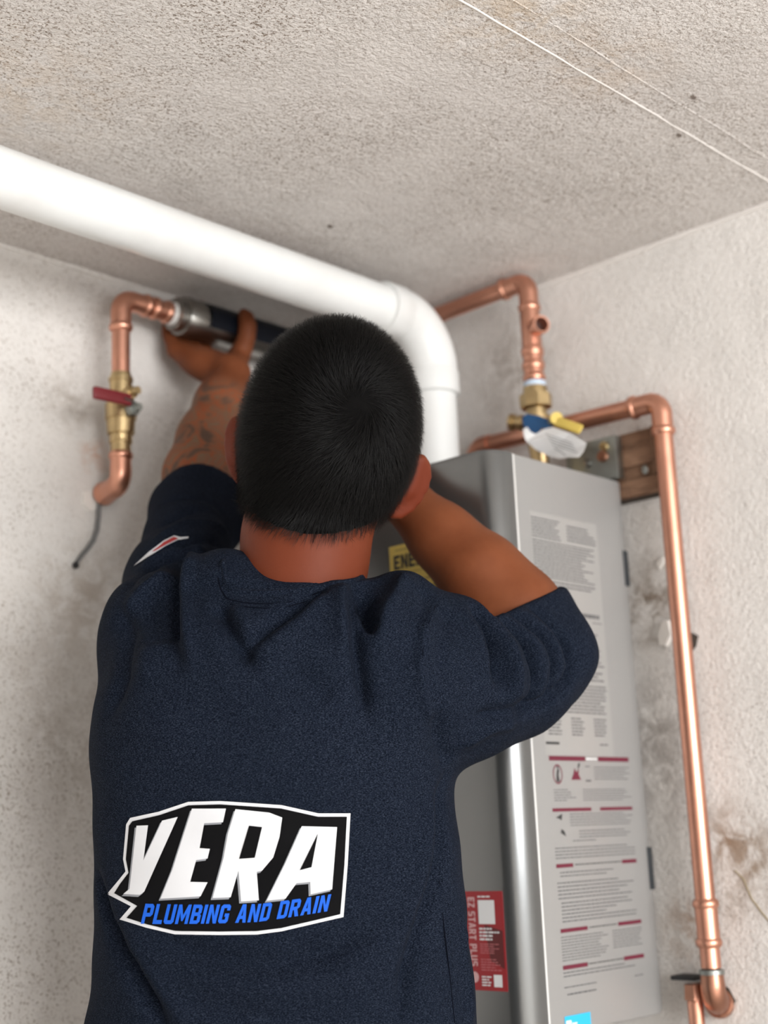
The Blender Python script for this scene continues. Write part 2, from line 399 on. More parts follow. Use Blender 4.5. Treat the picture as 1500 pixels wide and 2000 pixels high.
tb(1006, 1050, 7, 0, .44); tb(1010, 1046, 5, .54, 1.0); tb(1052, 1130, 13, 0, .98); tb(1132, 1146, 2, .05, .95, rag=.1)
tb(1150, 1158, 1, .2, .6)
ps.quad('black', sx0+wd*.50, zz(1184), sx0+wd*.58, zz(1165)); tb(1190, 1200, 1, .62, 1.0, thick=.8); tb(1206, 1210, 1, .85, 1.0)
tb(1230, 1246, 3, .1, 1.0); tb(1256, 1280, 4, 0, .95); tb(1286, 1330, 6, 0, 1.0); tb(1336, 1396, 9, 0, 1.0)
for c0 in (.05, .40, .75): tb(1402, 1440, 6, c0, c0+.2)
ps.quad('black', sx0, zz(1457), sx0+wd*.20, zz(1452)); tb(1452, 1458, 1, .82, .95)
# warning panel: crimson bars and text
def zB(px, py): return loc_side(px, py)[1]
wx0, wx1 = loc_side(1072, 1481)[0], loc_side(1227, 1483)[0]
ww = wx1-wx0
def bar(y, th, gaps=()):                                          # y: pixel height of the bar at its left end
    z = zB(1085, y); x = 0.0
    for g0, g1 in list(gaps)+[(1., 1.)]:
        ps.quad('crimson', wx0+ww*x, z-th/2, wx0+ww*g0, z+th/2); x = g1
def wt(y0, y1, rows, c0, c1, **k): ps.text_block('ink', wx0+ww*c0, zB(1085, y1), wx0+ww*c1, zB(1085, y0), rows, thick=.30, **k)
bar(1481, .0050, ((.44, .60),)); ps.text_block('wline', wx0+ww*.45, zB(1085, 1481)-.001, wx0+ww*.59, zB(1085, 1481)+.001, 1, thick=.8)
wt(1495, 1524, 5, .54, 1.0); wt(1540, 1566, 5, .03, .32, rag=.5); wt(1540, 1566, 5, .38, 1.0, rag=.6)
# warning pictograms
def ringpts(cx, cz, r, n=20): return [(cx+r*math.cos(2*math.pi*k/n), cz+r*1.25*math.sin(2*math.pi*k/n)) for k in range(n)]
cx, cz = wx0+ww*.09, zB(1085, 1512); R_ = .0085
o_, i_ = ringpts(cx, cz, R_), ringpts(cx, cz, R_*.84)
_rg = MB()
for k in range(20): _rg.add([ps.pt(*q, .0003) for q in (o_[k], o_[(k+1) % 20], i_[(k+1) % 20], i_[k])], [(0, 1, 2, 3)])
build(_rg, 'warning_ring', crim, heater, smooth=False)
ps.poly('black', [(cx-.003, cz-.008), (cx+.003, cz-.008), (cx+.0015, cz-.001), (cx+.0035, cz+.006), (cx-.001, cz+.004), (cx-.002, cz)])
ps.poly('black', ringpts(cx+.0005, cz+.007, .0014, 8))
cx = wx0+ww*.31; ps.poly('crimson', [(cx-.009, cz-.006), (cx+.009, cz-.006), (cx+.005, cz), (cx+.006, cz+.006), (cx+.001, cz+.002), (cx-.002, cz+.007), (cx-.004, cz+.001)])
ps.poly('black', [(cx+.004, cz+.005), (cx+.008, cz+.009), (cx+.0085, cz+.013), (cx+.005, cz+.011)])
cx = wx0+ww*.46
for q in ((-.005, -.008, .005, -.006), (-.0045, .008, .0045, .009)): ps.quad('ink', cx+q[0], cz+q[1], cx+q[2], cz+q[3])
bar(1582, .0036, ((.47, .58),)); wt(1588, 1616, 5, .20, 1.0); wt(1622, 1640, 3, .30, .98); wt(1641, 1647, 1, .22, .55); wt(1654, 1680, 4, 0, 1.0)
cz = zB(1085, 1612); cx = wx0+ww*.06
ps.poly('black', [(cx-.004, cz+.008), (cx+.008, cz+.012), (cx+.006, cz+.005), (cx+.001, cz+.007)]); ps.poly('black', [(cx+.003, cz-.008), (cx+.012, cz-.012), (cx+.010, cz-.007), (cx+.005, cz-.004)])
bar(1692, .0040, ((.20, .81),)); ps.text_block('bline', wx0+ww*.22, zB(1085, 1693), wx0+ww*.80, zB(1085, 1690), 1, thick=.7, rag=0)
wt(1702, 1716, 2, .04, .8); wt(1722, 1760, 5, 0, .98, rag=.5); wt(1762, 1806, 6, .03, 1.0, rag=.5)
bar(1820, .0040, ((.32, .70),)); ps.text_block('bline', wx0+ww*.34, zB(1085, 1821), wx0+ww*.69, zB(1085, 1818), 1, thick=.7, rag=0)
wt(1830, 1882, 9, 0, .58, rag=.3); wt(1830, 1870, 7, .62, 1.0, rag=.2)
bar(1893, .0042, ((.29, .74),)); ps.text_block('bline', wx0+ww*.30, zB(1085, 1894), wx0+ww*.73, zB(1085, 1891), 1, thick=.7, rag=0)
wt(1900, 1914, 2, 0, 1.0, rag=.6); wt(1929, 1936, 1, 0, .38, rag=0); wt(1929, 1936, 1, .86, .98, rag=0); wt(1942, 1952, 1, .03, .38, rag=0)
m_white_ink = mat('print_white', (.75, .75, .75), .5)
m_cyan = mat('cyan_sticker', (.02, .42, .72), .4)
ca, cb = loc_side(1102, 1986), loc_side(1153, 1986)
ps.quad('cyan', ca[0], ca[1]-.030, cb[0], ca[1], h=.0004); ps.quad('ink2', ca[0]+.002, ca[1]-.008, ca[0]+.011, ca[1]-.0045, h=.0006)
ps.quad('ink2', ca[0]+.012, ca[1]-.009, ca[0]+.021, ca[1]-.0075, h=.0006); ps.quad('ink2', ca[0]+.002, ca[1]-.020, cb[0]-.002, ca[1]-.014, h=.0006)
ps.done({'film': lab, 'ink': ink, 'black': inkb, 'crimson': crim, 'ink2': m_white_ink, 'cyan': m_cyan, 'bline': inkb, 'wline': m_white_ink}, heater,
        {'film': 'label_film', 'ink': 'label_text', 'black': 'label_symbol', 'crimson': 'warning_bar', 'ink2': 'sticker_mark', 'cyan': 'cyan_sticker', 'bline': 'label_text', 'wline': 'label_text'})

# lettering from plain stroke outlines
FONT = {'E': [[(0, 0), (.6, 0), (.6, .2), (.22, .2), (.22, .4), (.52, .4), (.52, .6), (.22, .6), (.22, .8), (.6, .8), (.6, 1), (0, 1)]],
        'N': [[(0, 0), (.2, 0), (.2, .62), (.44, 0), (.64, 0), (.64, 1), (.44, 1), (.44, .38), (.2, 1), (0, 1)]],
        'R': [[(0, 0), (.21, 0), (.21, .38), (.28, .38), (.42, 0), (.66, 0), (.49, .42), (.63, .52), (.63, .88), (.5, 1), (0, 1)], [(.21, .57), (.42, .57), (.42, .81), (.21, .81)]],
        'G': [[(.12, 0), (.52, 0), (.63, .11), (.63, .52), (.34, .52), (.34, .35), (.42, .35), (.42, .19), (.22, .19), (.22, .81), (.42, .81), (.42, .68), (.63, .68), (.63, .89), (.52, 1), (.12, 1), (0, .89), (0, .11)]],
        'Y': [[(.22, 0), (.44, 0), (.44, .38), (.66, 1), (.44, 1), (.33, .62), (.22, 1), (0, 1), (.22, .38)]],
        'U': [[(.12, 0), (.52, 0), (.64, .11), (.64, 1), (.43, 1), (.43, .19), (.21, .19), (.21, 1), (0, 1), (0, .11)]],
        'I': [[(0, 0), (.21, 0), (.21, 1), (0, 1)]],
        'D': [[(0, 0), (.5, 0), (.63, .12), (.63, .88), (.5, 1), (0, 1)], [(.21, .19), (.42, .19), (.42, .81), (.21, .81)]],
        'Z': [[(0, 0), (.6, 0), (.6, .19), (.25, .19), (.6, .83), (.6, 1), (.02, 1), (.02, .81), (.35, .81), (0, .17)]],
        'S': [[(.1, 0), (.5, 0), (.62, .11), (.62, .48), (.5, .59), (.2, .59), (.2, .81), (.6, .81), (.6, 1), (.12, 1), (0, .89), (0, .51), (.12, .41), (.41, .41), (.41, .19), (.02, .19), (.02, 0)]],
        'T': [[(.2, 0), (.42, 0), (.42, .81), (.62, .81), (.62, 1), (0, 1), (0, .81), (.2, .81)]],
        'A': [[(0, 0), (.21, 0), (.25, .2), (.43, .2), (.47, 0), (.68, 0), (.46, 1), (.22, 1)], [(.29, .38), (.39, .38), (.34, .72)]],
        'P': [[(0, 0), (.21, 0), (.21, .36), (.5, .36), (.63, .48), (.63, .88), (.5, 1), (0, 1)], [(.21, .55), (.42, .55), (.42, .81), (.21, .81)]],
        'L': [[(0, 0), (.58, 0), (.58, .2), (.21, .2), (.21, 1), (0, 1)]],
        'M': [[(0, 0), (.2, 0), (.2, .58), (.36, .15), (.46, .15), (.62, .58), (.62, 0), (.82, 0), (.82, 1), (.62, 1), (.41, .45), (.2, 1), (0, 1)]],
        'B': [[(0, 0), (.5, 0), (.63, .11), (.63, .44), (.55, .51), (.62, .58), (.62, .89), (.5, 1), (0, 1)], [(.21, .18), (.42, .18), (.42, .41), (.21, .41)], [(.21, .6), (.41, .6), (.41, .82), (.21, .82)]],
        'O': [[(.12, 0), (.52, 0), (.64, .11), (.64, .89), (.52, 1), (.12, 1), (0, .89), (0, .11)], [(.21, .19), (.43, .19), (.43, .81), (.21, .81)]]}
def glyphs(text, fn, mb, gap=.12, space=.4, part=None):                      # fn maps (x, y) of the text line (height 1) to a 3D point
    x = 0.0
    for ch in text:
        if ch == ' ': x += space; continue
        loops = FONT[ch]; w = max(p[0] for p in loops[0])
        flat = [p for L in loops for p in L]
        tri = tessellate_polygon([[Vector((p[0], p[1], 0)) for p in L] for L in loops])
        g_ = MB() if part else mb; g_.add([fn(x+p[0], p[1]) for p in flat], tri); x += w+gap
        if part: build(g_, *part, smooth=False)
    return x
def text_width(text, gap=.12, space=.4): return sum(space if c == ' ' else max(p[0] for p in FONT[c][0])+gap for c in text)-gap
# yellow energy sticker on the front cover
ea = onX(760, 1059, XA); eb = onX(945, 1037, XA)
y_l, y_r, z_t = ea[1], eb[1], (ea[2]+eb[2])/2
m_ey = mat('yellow_sticker', (.62, .46, .11), .5)
est = build(MB().box((XA-.0006, y_r+.004, z_t-.187), (XA-.0001, y_l, z_t)), 'energy_sticker', m_ey, heater, smooth=False); est['label'] = 'yellow energy sticker'
mb = MB(); eh = .0165
def fe(x, y): return np.array([XA-.0010, y_l-.007-x*eh*.95, z_t-.012-eh+y*eh])
glyphs('ENERGY', fe, None, part=('letter', inkb, est))
pe_ = Print((XA, y_l, z_t), -AY, AZ, -AX); m_ink_y = mat('print_olive', (.30, .22, .07), .6)
pe_.quad('t', .006, -.0345, .125, -.0335, h=.0009); pe_.text_block('t', .010, -.085, .12, -.040, 5, thick=.25); pe_.text_block('t', .010, -.17, .12, -.10, 8, thick=.2)
pe_.text_block('t', .010, -.008, .12, -.004, 1, thick=.4)
for k in list(pe_.mb): pe_.mb[k].v = [(XA-.0009, v[1], v[2]) for v in pe_.mb[k].v]
pe_.done({'t': m_ink_y}, est, {'t': 'fine_print'})
# red quick start sticker (its square codes stay blank)
m_rs = mat('red_sticker', (.30, .012, .018), .35); m_rs2 = mat('dark_red_print', (.10, .006, .008), .35)
ra = onX(912, 1742, XA); rb = onX(981, 1739, XA); rc = onX(993, 1937, XA)
y0r, y1r, z1r, z0r = rb[1], rb[1]+.078, (ra[2]+rb[2])/2, rc[2]
rst = build(MB().box((XA-.0006, y0r, z0r), (XA-.0001, y1r, z1r)), 'start_sticker', m_rs, heater, smooth=False); rst['label'] = 'red sticker with white lettering'
H_ = z1r-z0r; pr_ = Print((XA, y1r, z0r), -AY, AZ, -AX)            # x to the right, y up
Wd = y1r-y0r
pr_.poly('d', [(Wd-.026, H_*.66), (Wd-.002, H_*.60), (Wd-.002, H_*.22), (Wd-.020, H_*.30)], h=.0008)
pr_.quad('w_box', Wd-.033, H_-.033, Wd-.011, H_-.009, h=.0010); pr_.quad('w_box', Wd-.017, .004, Wd-.006, .016, h=.0010)
pr_.text_block('w', Wd-.033, H_-.007, Wd-.012, H_-.004, 1, thick=.5)
pr_.text_block('w', Wd-.033, H_-.050, Wd-.006, H_-.036, 4, thick=.5, rag=.5)
pr_.text_block('p', Wd-.033, H_-.063, Wd-.008, H_-.052, 5, thick=.35, rag=.3); pr_.text_block('p', Wd-.033, H_-.080, Wd-.006, H_-.067, 5, thick=.35, rag=.4)
pr_.text_block('w', Wd-.033, .004, Wd-.020, .015, 4, thick=.5, rag=.3)
for k in pr_.mb: pr_.mb[k].v = [(XA-.0008-(.0002 if k != 'd' else 0), v[1], v[2]) for v in pr_.mb[k].v]
pr_.done({'d': m_rs2, 'w': m_white_ink, 'w_box': m_white_ink, 'p': mat('pink_print', (.5, .16, .17), .5)}, rst, {'d': 'dark_shape', 'w': 'fine_print', 'w_box': 'white_square', 'p': 'fine_print'})
mb = MB(); th = .0095; tw = text_width('EZ START PLUS')
sc_ = (H_-.030)/tw
def fr(x, y): return np.array([XA-.0010, y0r+.047-y*th, z1r-.006-x*sc_])      # reads downward, letters' tops to the right
m_pp = mat('pale_pink_print', (.62, .38, .38), .5); glyphs('EZ START PLUS', fr, None, part=('letter', m_pp, rst)); mb.rod((XA-.0010, y0r+.0425, z0r+.013), -AX, [(0, .0055), (.0002, .0055)], 20)
build(mb, 'dot', m_pp, rst, smooth=False)

# ------------------------------------------------------------------ copper plumbing
RC = .0111
def press_end(mb, p, d, L=.024, r=RC):                            # fitting end: sleeve with the bulged ring at its mouth; d points out of the fitting
    mb.rod(p, d, [(-.002, r+.0014), (L-.010, r+.0015), (L-.0085, r+.0030), (L-.0055, r+.0036), (L-.0025, r+.0030), (L-.001, r+.0016), (L, r+.0008)], 28)
def press_elbow(name, a, c, b, parent, m=None, R=.017):           # from direction a through corner c to b
    a, b, c = map(lambda q: np.asarray(q, float), (a, b, c)); da, db = nrm(a-c), nrm(b-c)
    mb = MB(); mb.tube(fillet([c+da*(R+.004), c, c+db*(R+.004)], R, 12), RC+.0015, 28)
    press_end(mb, c+da*(R+.002), da); press_end(mb, c+db*(R+.002), db)
    return build(mb, name, m or m_cu, parent)
def pipe(name, a, b, parent, r=RC, m=None): 
    a = np.asarray(a, float); b = np.asarray(b, float)
    return build(MB().rod(a, b-a, [(0, r), (float(np.linalg.norm(b-a)), r)], 28), name, m or m_cu, parent)
def coupling(name, p, d, parent, L=.044, m=None):
    d = nrm(d); p = np.asarray(p, float); mb = MB(); press_end(mb, p, d, L/2); press_end(mb, p, -d, L/2)
    return build(mb, name, m or m_cu, parent)

# --- left run: wall elbow, ball valve, riser, elbow into the filter
YF = YW-.058                                                      # axis of the left run
zE = onY(236, 583, YF)[2]; xR = onY(236, 650, YF)[0]
cE = np.array([xR, YF, zE])
lrun = thing('copper_water_line', 'copper pipe with red lever ball valve on the left wall', 'pipe', onY(236, 930, YF))
xF0 = onY(333, 596, YF)[0]
press_elbow('elbow', cE+AX*.1, cE, cE-AZ*.1, lrun)
pipe('pipe', cE+AX*.02, (xF0, YF, zE), lrun)
coupling('coupling', (xF0-.016, YF, zE), AX, lrun, .030)
zv = lambda py: onY(236, py, YF)[2]
pipe('pipe', (xR, YF, zE-.02), (xR, YF, zv(740)), lrun)
zb0 = zv(937)
bv = build(MB().rod((xR, YF, zv(868)), AZ, [(0, .0125), (.004, .0138), (.012, .0138), (.0125, .0165), (.030, .0175), (.0305, .0190), (.050, .0190), (.0505, .0165), (.064, .016), (.065, .0135), (.078, .0138), (.0785, .0150), (.083, .0150), (.084, .0125), (.089, .0122)], 12), 'ball_valve', m_brass, lrun)
build(MB().rod((xR, YF, zv(895)), AZ, [(0, .0118), (.003, .0140), (.006, .0140), (.007, .0122), (.018, .0122), (.0185, .0140), (.022, .0140), (.024, .0125)], 24), 'brass_adapter', m_brass, lrun)
zs = zv(775)
build(MB().rod((xR, YF-.012, zs), -AY, [(0, .008), (.012, .0075), (.0125, .005), (.022, .005)], 16), 'valve_stem', m_brass, bv)
pl, prr = onY(182, 766, YF-.032), onY(256, 782, YF-.032)
dl = nrm(prr-pl); ul = np.cross(dl, AY); ul = ul if ul[2] > 0 else -ul
build(MB().box((0, -.003, -.0075), (float(np.linalg.norm(prr-pl)), .003, .0075), .0022, 3, (pl, dl, AY, ul)), 'red_lever', m_red, bv)
pn = onY(265, 797, YF-.030)
build(MB().rod(pn+AY*.010, -AY, [(0, .0085), (.010, .0085), (.0102, .005), (.018, .005)], 6), 'lever_nut', m_zinc, bv)
build(MB().tube([prr-dl*.012, prr+dl*.002-ul*.002, pn], [.005, .005, .006], 8, flat=(1, .4)), 'lever_arm', m_zinc, bv)
cB = onY(234, 945, YF); cB = np.array([xR, YF, cB[2]])
dw = nrm(onY(196, 966, YW-.020)-cB)
hole = onY(197, 968, YW-.004)
dw = nrm(hole-cB)
mb = MB(); mb.tube(fillet([cB+AZ*.022, cB, cB+dw*.040], .016, 12), RC+.0018, 28); press_end(mb, cB+AZ*.020, AZ, .020)
mb.rod(cB+dw*.030, dw, [(0, RC+.0018), (.010, RC+.0022), (.012, RC+.0034), (.016, RC+.0034), (.018, RC+.001)], 28); build(mb, 'wall_elbow', m_cu, lrun)
pipe('stub', cB+dw*.03, hole+dw*.004, lrun, r=.009, m=m_black)

# --- steel inline filter held by the left hand
xa, xb = xF0, 1.325
xl0 = onY(386, 605, YF)[0]
filt = thing('inline_filter', 'dark blue and steel cylinder filter under the vent pipe, held by the left hand', 'filter', (xa, YF, zE))
build(MB().rod((xa-.004, YF, zE), AX, [(0, .0135), (.004, .0150), (.007, .0150)], 28), 'thread_tape', m_tape, filt)
RF = .0255
build(MB().rod((xa+.003, YF, zE), AX, [(0, .0150), (.0015, .0205), (.012, .0215), (.0125, RF-.001), (.014, RF), (xl0-xa-.004, RF)], 40), 'steel_collar', m_steel, filt)
build(MB().rod((xl0, YF, zE), AX, [(-.003, RF-.002), (xb-xl0, RF-.002), (xb-xl0+.004, RF-.010), (xb-xl0+.012, RF-.012)], 40), 'steel_tube', m_steel, filt)
build(MB().rod((xb+.010, YF, zE), AX, [(0, .009), (.036, .009)], 16), 'outlet_nipple', m_brass, filt)
mb = MB(); n = 22; v = []; f = []
for i, x in enumerate((xl0+.003, xb-.012)):
    for k in range(n):
        w = math.radians(-32+210*k/(n-1)); v.append((x, YF-math.cos(w)*(RF+.0003), zE+math.sin(w)*(RF+.0003)))
mb.add(v, [(k, k+1, n+k+1, n+k) for k in range(n-1)]); build(mb, 'blue_label', m_navy, filt)

# --- grey cable hanging below the wall elbow
cp = [onY(x, y, YW-.006) for x, y in ((193, 985), (192, 1010), (189, 1035), (182, 1055), (170, 1072), (158, 1086), (150, 1098))]
cbl = build(MB().tube(cp, [.0035, .0035, .0037, .0037, .0035, .0033, .003], 10, flat=(1, .8)), 'hanging_cable', m_cable)
tag(cbl, 'short grey cable end hanging on the left wall below the copper elbow', 'cable')
build(MB().sphere(onY(148, 1104, YW-.006), .0042), 'cable_end', m_black, cbl)

# --- upper right run: along the wall under the ceiling, then down through a tee to the service valve
XC = 1.385
cT = onX(1030, 548, XC); xq = onX(862, 613, XC)
dn = onX(1045, 752, XC); dv = nrm(dn-cT); dv = nrm(np.array([0, dv[1]*.4, dv[2]]))
rrun = thing('copper_tee_line', 'copper pipe with open tee coming down to brass service valve above the heater', 'pipe', onX(1045, 850, XC))
dh = nrm(xq-cT)
pipe('pipe', cT+dh*.02, cT+dh*((YW-.001-cT[1])/dh[1]), rrun, m=m_cu)
press_elbow('elbow', cT+dh, cT, cT+dv, rrun)
def dz(py): return (cT[2]-onX(1040, py, XC)[2])/abs(dv[2])
pipe('pipe', cT+dv*.02, cT+dv*dz(750), rrun)
mb = MB(); tc = cT+dv*dz(645); mb.rod(tc-dv*.026, dv, [(0, RC+.0016), (.052, RC+.0016)], 28)
press_end(mb, tc-dv*.012, -dv, .024); press_end(mb, tc+dv*.012, dv, .024)
dp = nrm(np.array([-.45, -1.0, -.05])); mb.rod(tc, dp, [(0, RC-.001), (.020, RC-.001), (.021, RC+.0008), (.028, RC+.0008), (.029, RC+.0002)], 24, caps=False)
mb.rod(tc+dp*.0290, -dp, [(0, RC+.0002), (.0001, RC-.002), (.02, RC-.002)], 24, caps=False)
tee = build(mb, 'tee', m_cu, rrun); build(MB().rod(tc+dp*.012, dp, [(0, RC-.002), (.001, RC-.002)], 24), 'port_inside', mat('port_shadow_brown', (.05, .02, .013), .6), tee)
coupling('coupling', cT+dv*dz(700), dv, rrun, .030)
coupling('coupling', cT+dv*dz(728), dv, rrun, .026)
build(MB().rod(cT+dv*dz(747), dv, [(0, RC+.0010), (.001, RC+.0028), (.007, RC+.0028), (.008, RC+.001)], 28), 'thread_tape', m_bluetape, rrun)
pu = cT+dv*dz(757)
build(MB().rod(pu, dv, [(0, .0125), (.001, .0150), (.010, .0155)], 24), 'union_collar', m_brass, rrun)
build(MB().rod(pu+dv*.010, dv, [(0, .0165), (.001, .0205), (.018, .0205), (.019, .0180)], 8), 'union_nut', m_brass, rrun)
pv = pu+dv*.030
vb = build(MB().rod(pv, dv, [(0, .0130), (.008, .0130), (.009, .0165), (.030, .0165), (.031, .0135), (.050, .0135), (.060, .0120), (pv[2]-HT, .0120)], 24), 'service_valve', m_brass, rrun)
pd = onX(1000, 825, XC-.01); ps0 = pv+dv*.018
build(MB().rod(ps0, nrm(pd-ps0), [(0, .008), (.018, .008), (.0185, .0100), (.024, .0100), (.0245, .0085), (.031, .0085), (.0315, .011), (.037, .011), (.038, .009)], 16), 'drain_port', m_brass, vb)
# handles toward the viewer
fh = nrm(np.array([-.75, -.66, -.1])); hx = np.cross(AZ, -fh); hx = nrm(hx); 
def hpt(px, py, off=.030): return onX(px, py, XC-off)
bm_ = [(1020, 815), (1030, 808), (1052, 812), (1068, 818), (1080, 822), (1079, 836), (1072, 843), (1064, 846), (1060, 834), (1052, 846), (1040, 850), (1033, 842), (1022, 829)]
build(MB().prism([hpt(*q) for q in bm_], -fh, .008), 'blue_handle', m_blue, vb, sharp=30)
build(MB().rod(ps0, hpt(1045, 826)-ps0, [(0, .007), (max(.004, float(np.linalg.norm(hpt(1045, 826)-ps0))-.006), .007)], 16), 'valve_stem', m_brass, vb)
ya, yb = hpt(1084, 822, .034), hpt(1136, 840, .034); dy_ = nrm(yb-ya); uy = nrm(np.cross(dy_, fh)); uy = uy if uy[2] > 0 else -uy
yh = MB().box((0, -.004, -.0062), (float(np.linalg.norm(yb-ya)), .004, .0062), .003, 3, (ya, dy_, fh, uy)); yh.rod(ya+uy*.003-fh*.005, fh, [(0, .0075), (.010, .0075)], 20)
build(yh, 'yellow_lever', m_yellow, vb)
build(MB().rod(ya+fh*-.002, ps0-ya, [(0, .005), (float(np.linalg.norm(ps0-ya)), .005)], 12), 'lever_stem', m_brass, vb)
# paper tag hanging from the valve
tp = [(1022, 838), (1030, 834), (1036, 843), (1046, 848), (1062, 838), (1080, 834), (1112, 845), (1146, 866), (1140, 882), (1131, 893), (1112, 893), (1092, 896), (1070, 890), (1046, 878), (1028, 862), (1023, 850)]
TX = XC-.042
tagp = build(MB().prism([onX(x, y, TX+.0006*math.sin(x*.06)*10) for x, y in tp], -fh, .0009), 'paper_tag', m_paper, smooth=False)
tag(tagp, 'white paper tag hanging from the valve above the heater', 'tag')
mbp = MB()
for k in range(5):
    a, b = onX(1066+4*k, 848+6.5*k, TX-.010), onX(1118+3*k-(k == 4)*25, 866+6.0*k, TX-.010)
    n_ = nrm(np.cross(b-a, AX)); mbp.add([a-n_*.0006, b-n_*.0006, b+n_*.0006, a+n_*.0006], [(0, 1, 2, 3)])
build(mbp, 'tag_print', m_grey_ink, tagp, smooth=False)

# --- long run at right: along the wall, elbow, long drop, couplings, elbow into the wall
XD = 1.418; cD = onX(1290, 783, XD); YD = cD[1]
lng = thing('copper_drop_line', 'long copper pipe dropping down the right wall beside the heater', 'pipe', onX(1400, 1955, XD))
ph = onX(1120, 826, XD); dh2 = nrm(ph-cD)
pipe('pipe', cD+dh2*.02, cD+dh2*.27, lng, m=m_cu)
_ce = cD+dh2*.29; mb = MB(); mb.tube(fillet([cD+dh2*.262, _ce, np.array([_ce[0], _ce[1], HT])], .017, 10), RC+.0015, 24); build(mb, 'inlet_elbow', m_cu, lng)
bot = onX(1378, 1765, XD); dd = nrm(bot-cD)
press_elbow('elbow', cD+dh2, cD, cD+dd, lng)
def lz(py): return (cD[2]-onX(1378, py, XD)[2])/abs(dd[2])
pipe('pipe', cD+dd*.02, cD+dd*lz(1890), lng)
coupling('coupling', cD+dd*lz(1803), dd, lng, .052)
build(MB().rod(cD+dd*lz(1756), dd, [(0, RC+.0004), (.001, RC+.0016), (.006, RC+.0016), (.007, RC+.0004)], 28), 'pipe_bead', m_cu, lng)
build(MB().rod(cD+dd*lz(1892), dd, [(0, RC), (.001, RC+.0028), (.0055, RC+.0028), (.0065, RC+.0006)], 28), 'steel_ring', m_zinc, lng)
pk_ = cD+dd*lz(1950); di = nrm(onX(1408, 1962, XW)-pk_)
mb = MB(); mb.tube(fillet([cD+dd*lz(1902), pk_, pk_+di*.046], .018, 12), [RC+.0016]+[RC+.0024]*13+[RC+.003], 28)
mb.rod(pk_+di*.022, di, [(0, RC+.003), (.002, RC+.0048), (.010, RC+.0048), (.012, RC+.003)], 28)
build(mb, 'wall_elbow', m_cu_old, lng)
# small things below the heater's back corner
blk = build(MB().box((XW-.028, onX(1364, 1910, XW-.02)[1], onX(1340, 1914, XW-.02)[2]), (XW, onX(1316, 1905, XW-.02)[1], onX(1340, 1905, XW-.02)[2]), .001), 'black_strap', m_black)
tag(blk, 'black bracket strap on the right wall beside the heater bottom', 'bracket')
stb = thing('copper_stub', 'short pale copper pipe below the black strap at the heater bottom', 'pipe', onX(1357, 2040, XW-.03))
qa = onX(1357, 1948, XW-.03); build(MB().rod(qa, -AZ, [(0, .0075), (.002, .0088), (qa[2]-.001, .0088)], 20), 'pipe', m_cu, stb)
build(MB().rod(qa+AZ*.014, -AZ, [(0, .0115), (.016, .0125), (.0165, .010), (.020, .009)], 6), 'nut', m_cu_old, stb)
build(MB().rod(qa+AZ*.008, AX, [(0, .007), (XW-qa[0], .007)], 16), 'wall_nipple', m_cu_old, stb)

# --- wooden backing board and metal plate behind the heater
wq = [onX(1216, 842, XW-.018), onX(1284, 833, XW-.018), onX(1284, 958, XW-.018), onX(1232, 968, XW-.018)]
yy0, yy1 = wq[1][1]-.002, 1.005; zz0, zz1 = (wq[2][2]+wq[3][2])/2, (wq[0][2]+wq[1][2])/2
wood = thing('backing_board', 'weathered brown wooden backing board on the wall behind the heater', 'board', (XW-.01, (yy0+yy1)/2, zz0))
build(MB().box((XW-.014, yy0, zz0), (XW, yy1, zz1), .001), 'plank', m_wood, wood)
build(MB().box((XW-.0205, yy0, zz0+.020), (XW-.014, yy0+.012, zz1), .0015), 'plank', m_wood, wood)
build(MB().box((XW-.0205, yy0, zz0), (XW-.014, yy1, zz0+.019), .0015), 'plank', m_wood, wood)
build(MB().box((XW-.020, yy0+.012, zz0+.036), (XW-.014, yy1, zz0+.058), .0015), 'plank', m_wood, wood)
sw = onX(1260, 917, XW-.021); build(MB().sphere(sw, .0045, sc=(.5, 1, 1.3)), 'screw', m_zinc, wood)
build(MB().box((XW, yy0-.001, zz0-.004), (XW-.008, yy1, zz0-.0002)), 'gap_shade_strip', m_hole, wood, smooth=False)  # solid dark strip standing for the shade under the board
jq0, jq1 = onX(1206, 850, XW-.030), onX(1140, 858, XW-.030)
jb = thing('metal_plate', 'greenish grey metal plate in front of the wooden board above the heater', 'plate', (XW-.03, jq0[1], zz0+.02))
build(MB().box((XW-.036, jq0[1], zz0+.022), (XW-.022, jq0[1]+.075, jq0[2]), .001), 'plate_body', m_zinc, jb)
for x, y, m_, r in ((1183, 872, m_brass, .006), (1180, 892, m_cu_old, .0075), (1150, 905, m_steel, .006)):
    build(MB().rod(onX(x, y, XW-.034), -AX, [(0, r), (.006, r*.9), (.007, r*.5)], 12), 'port', m_, jb)

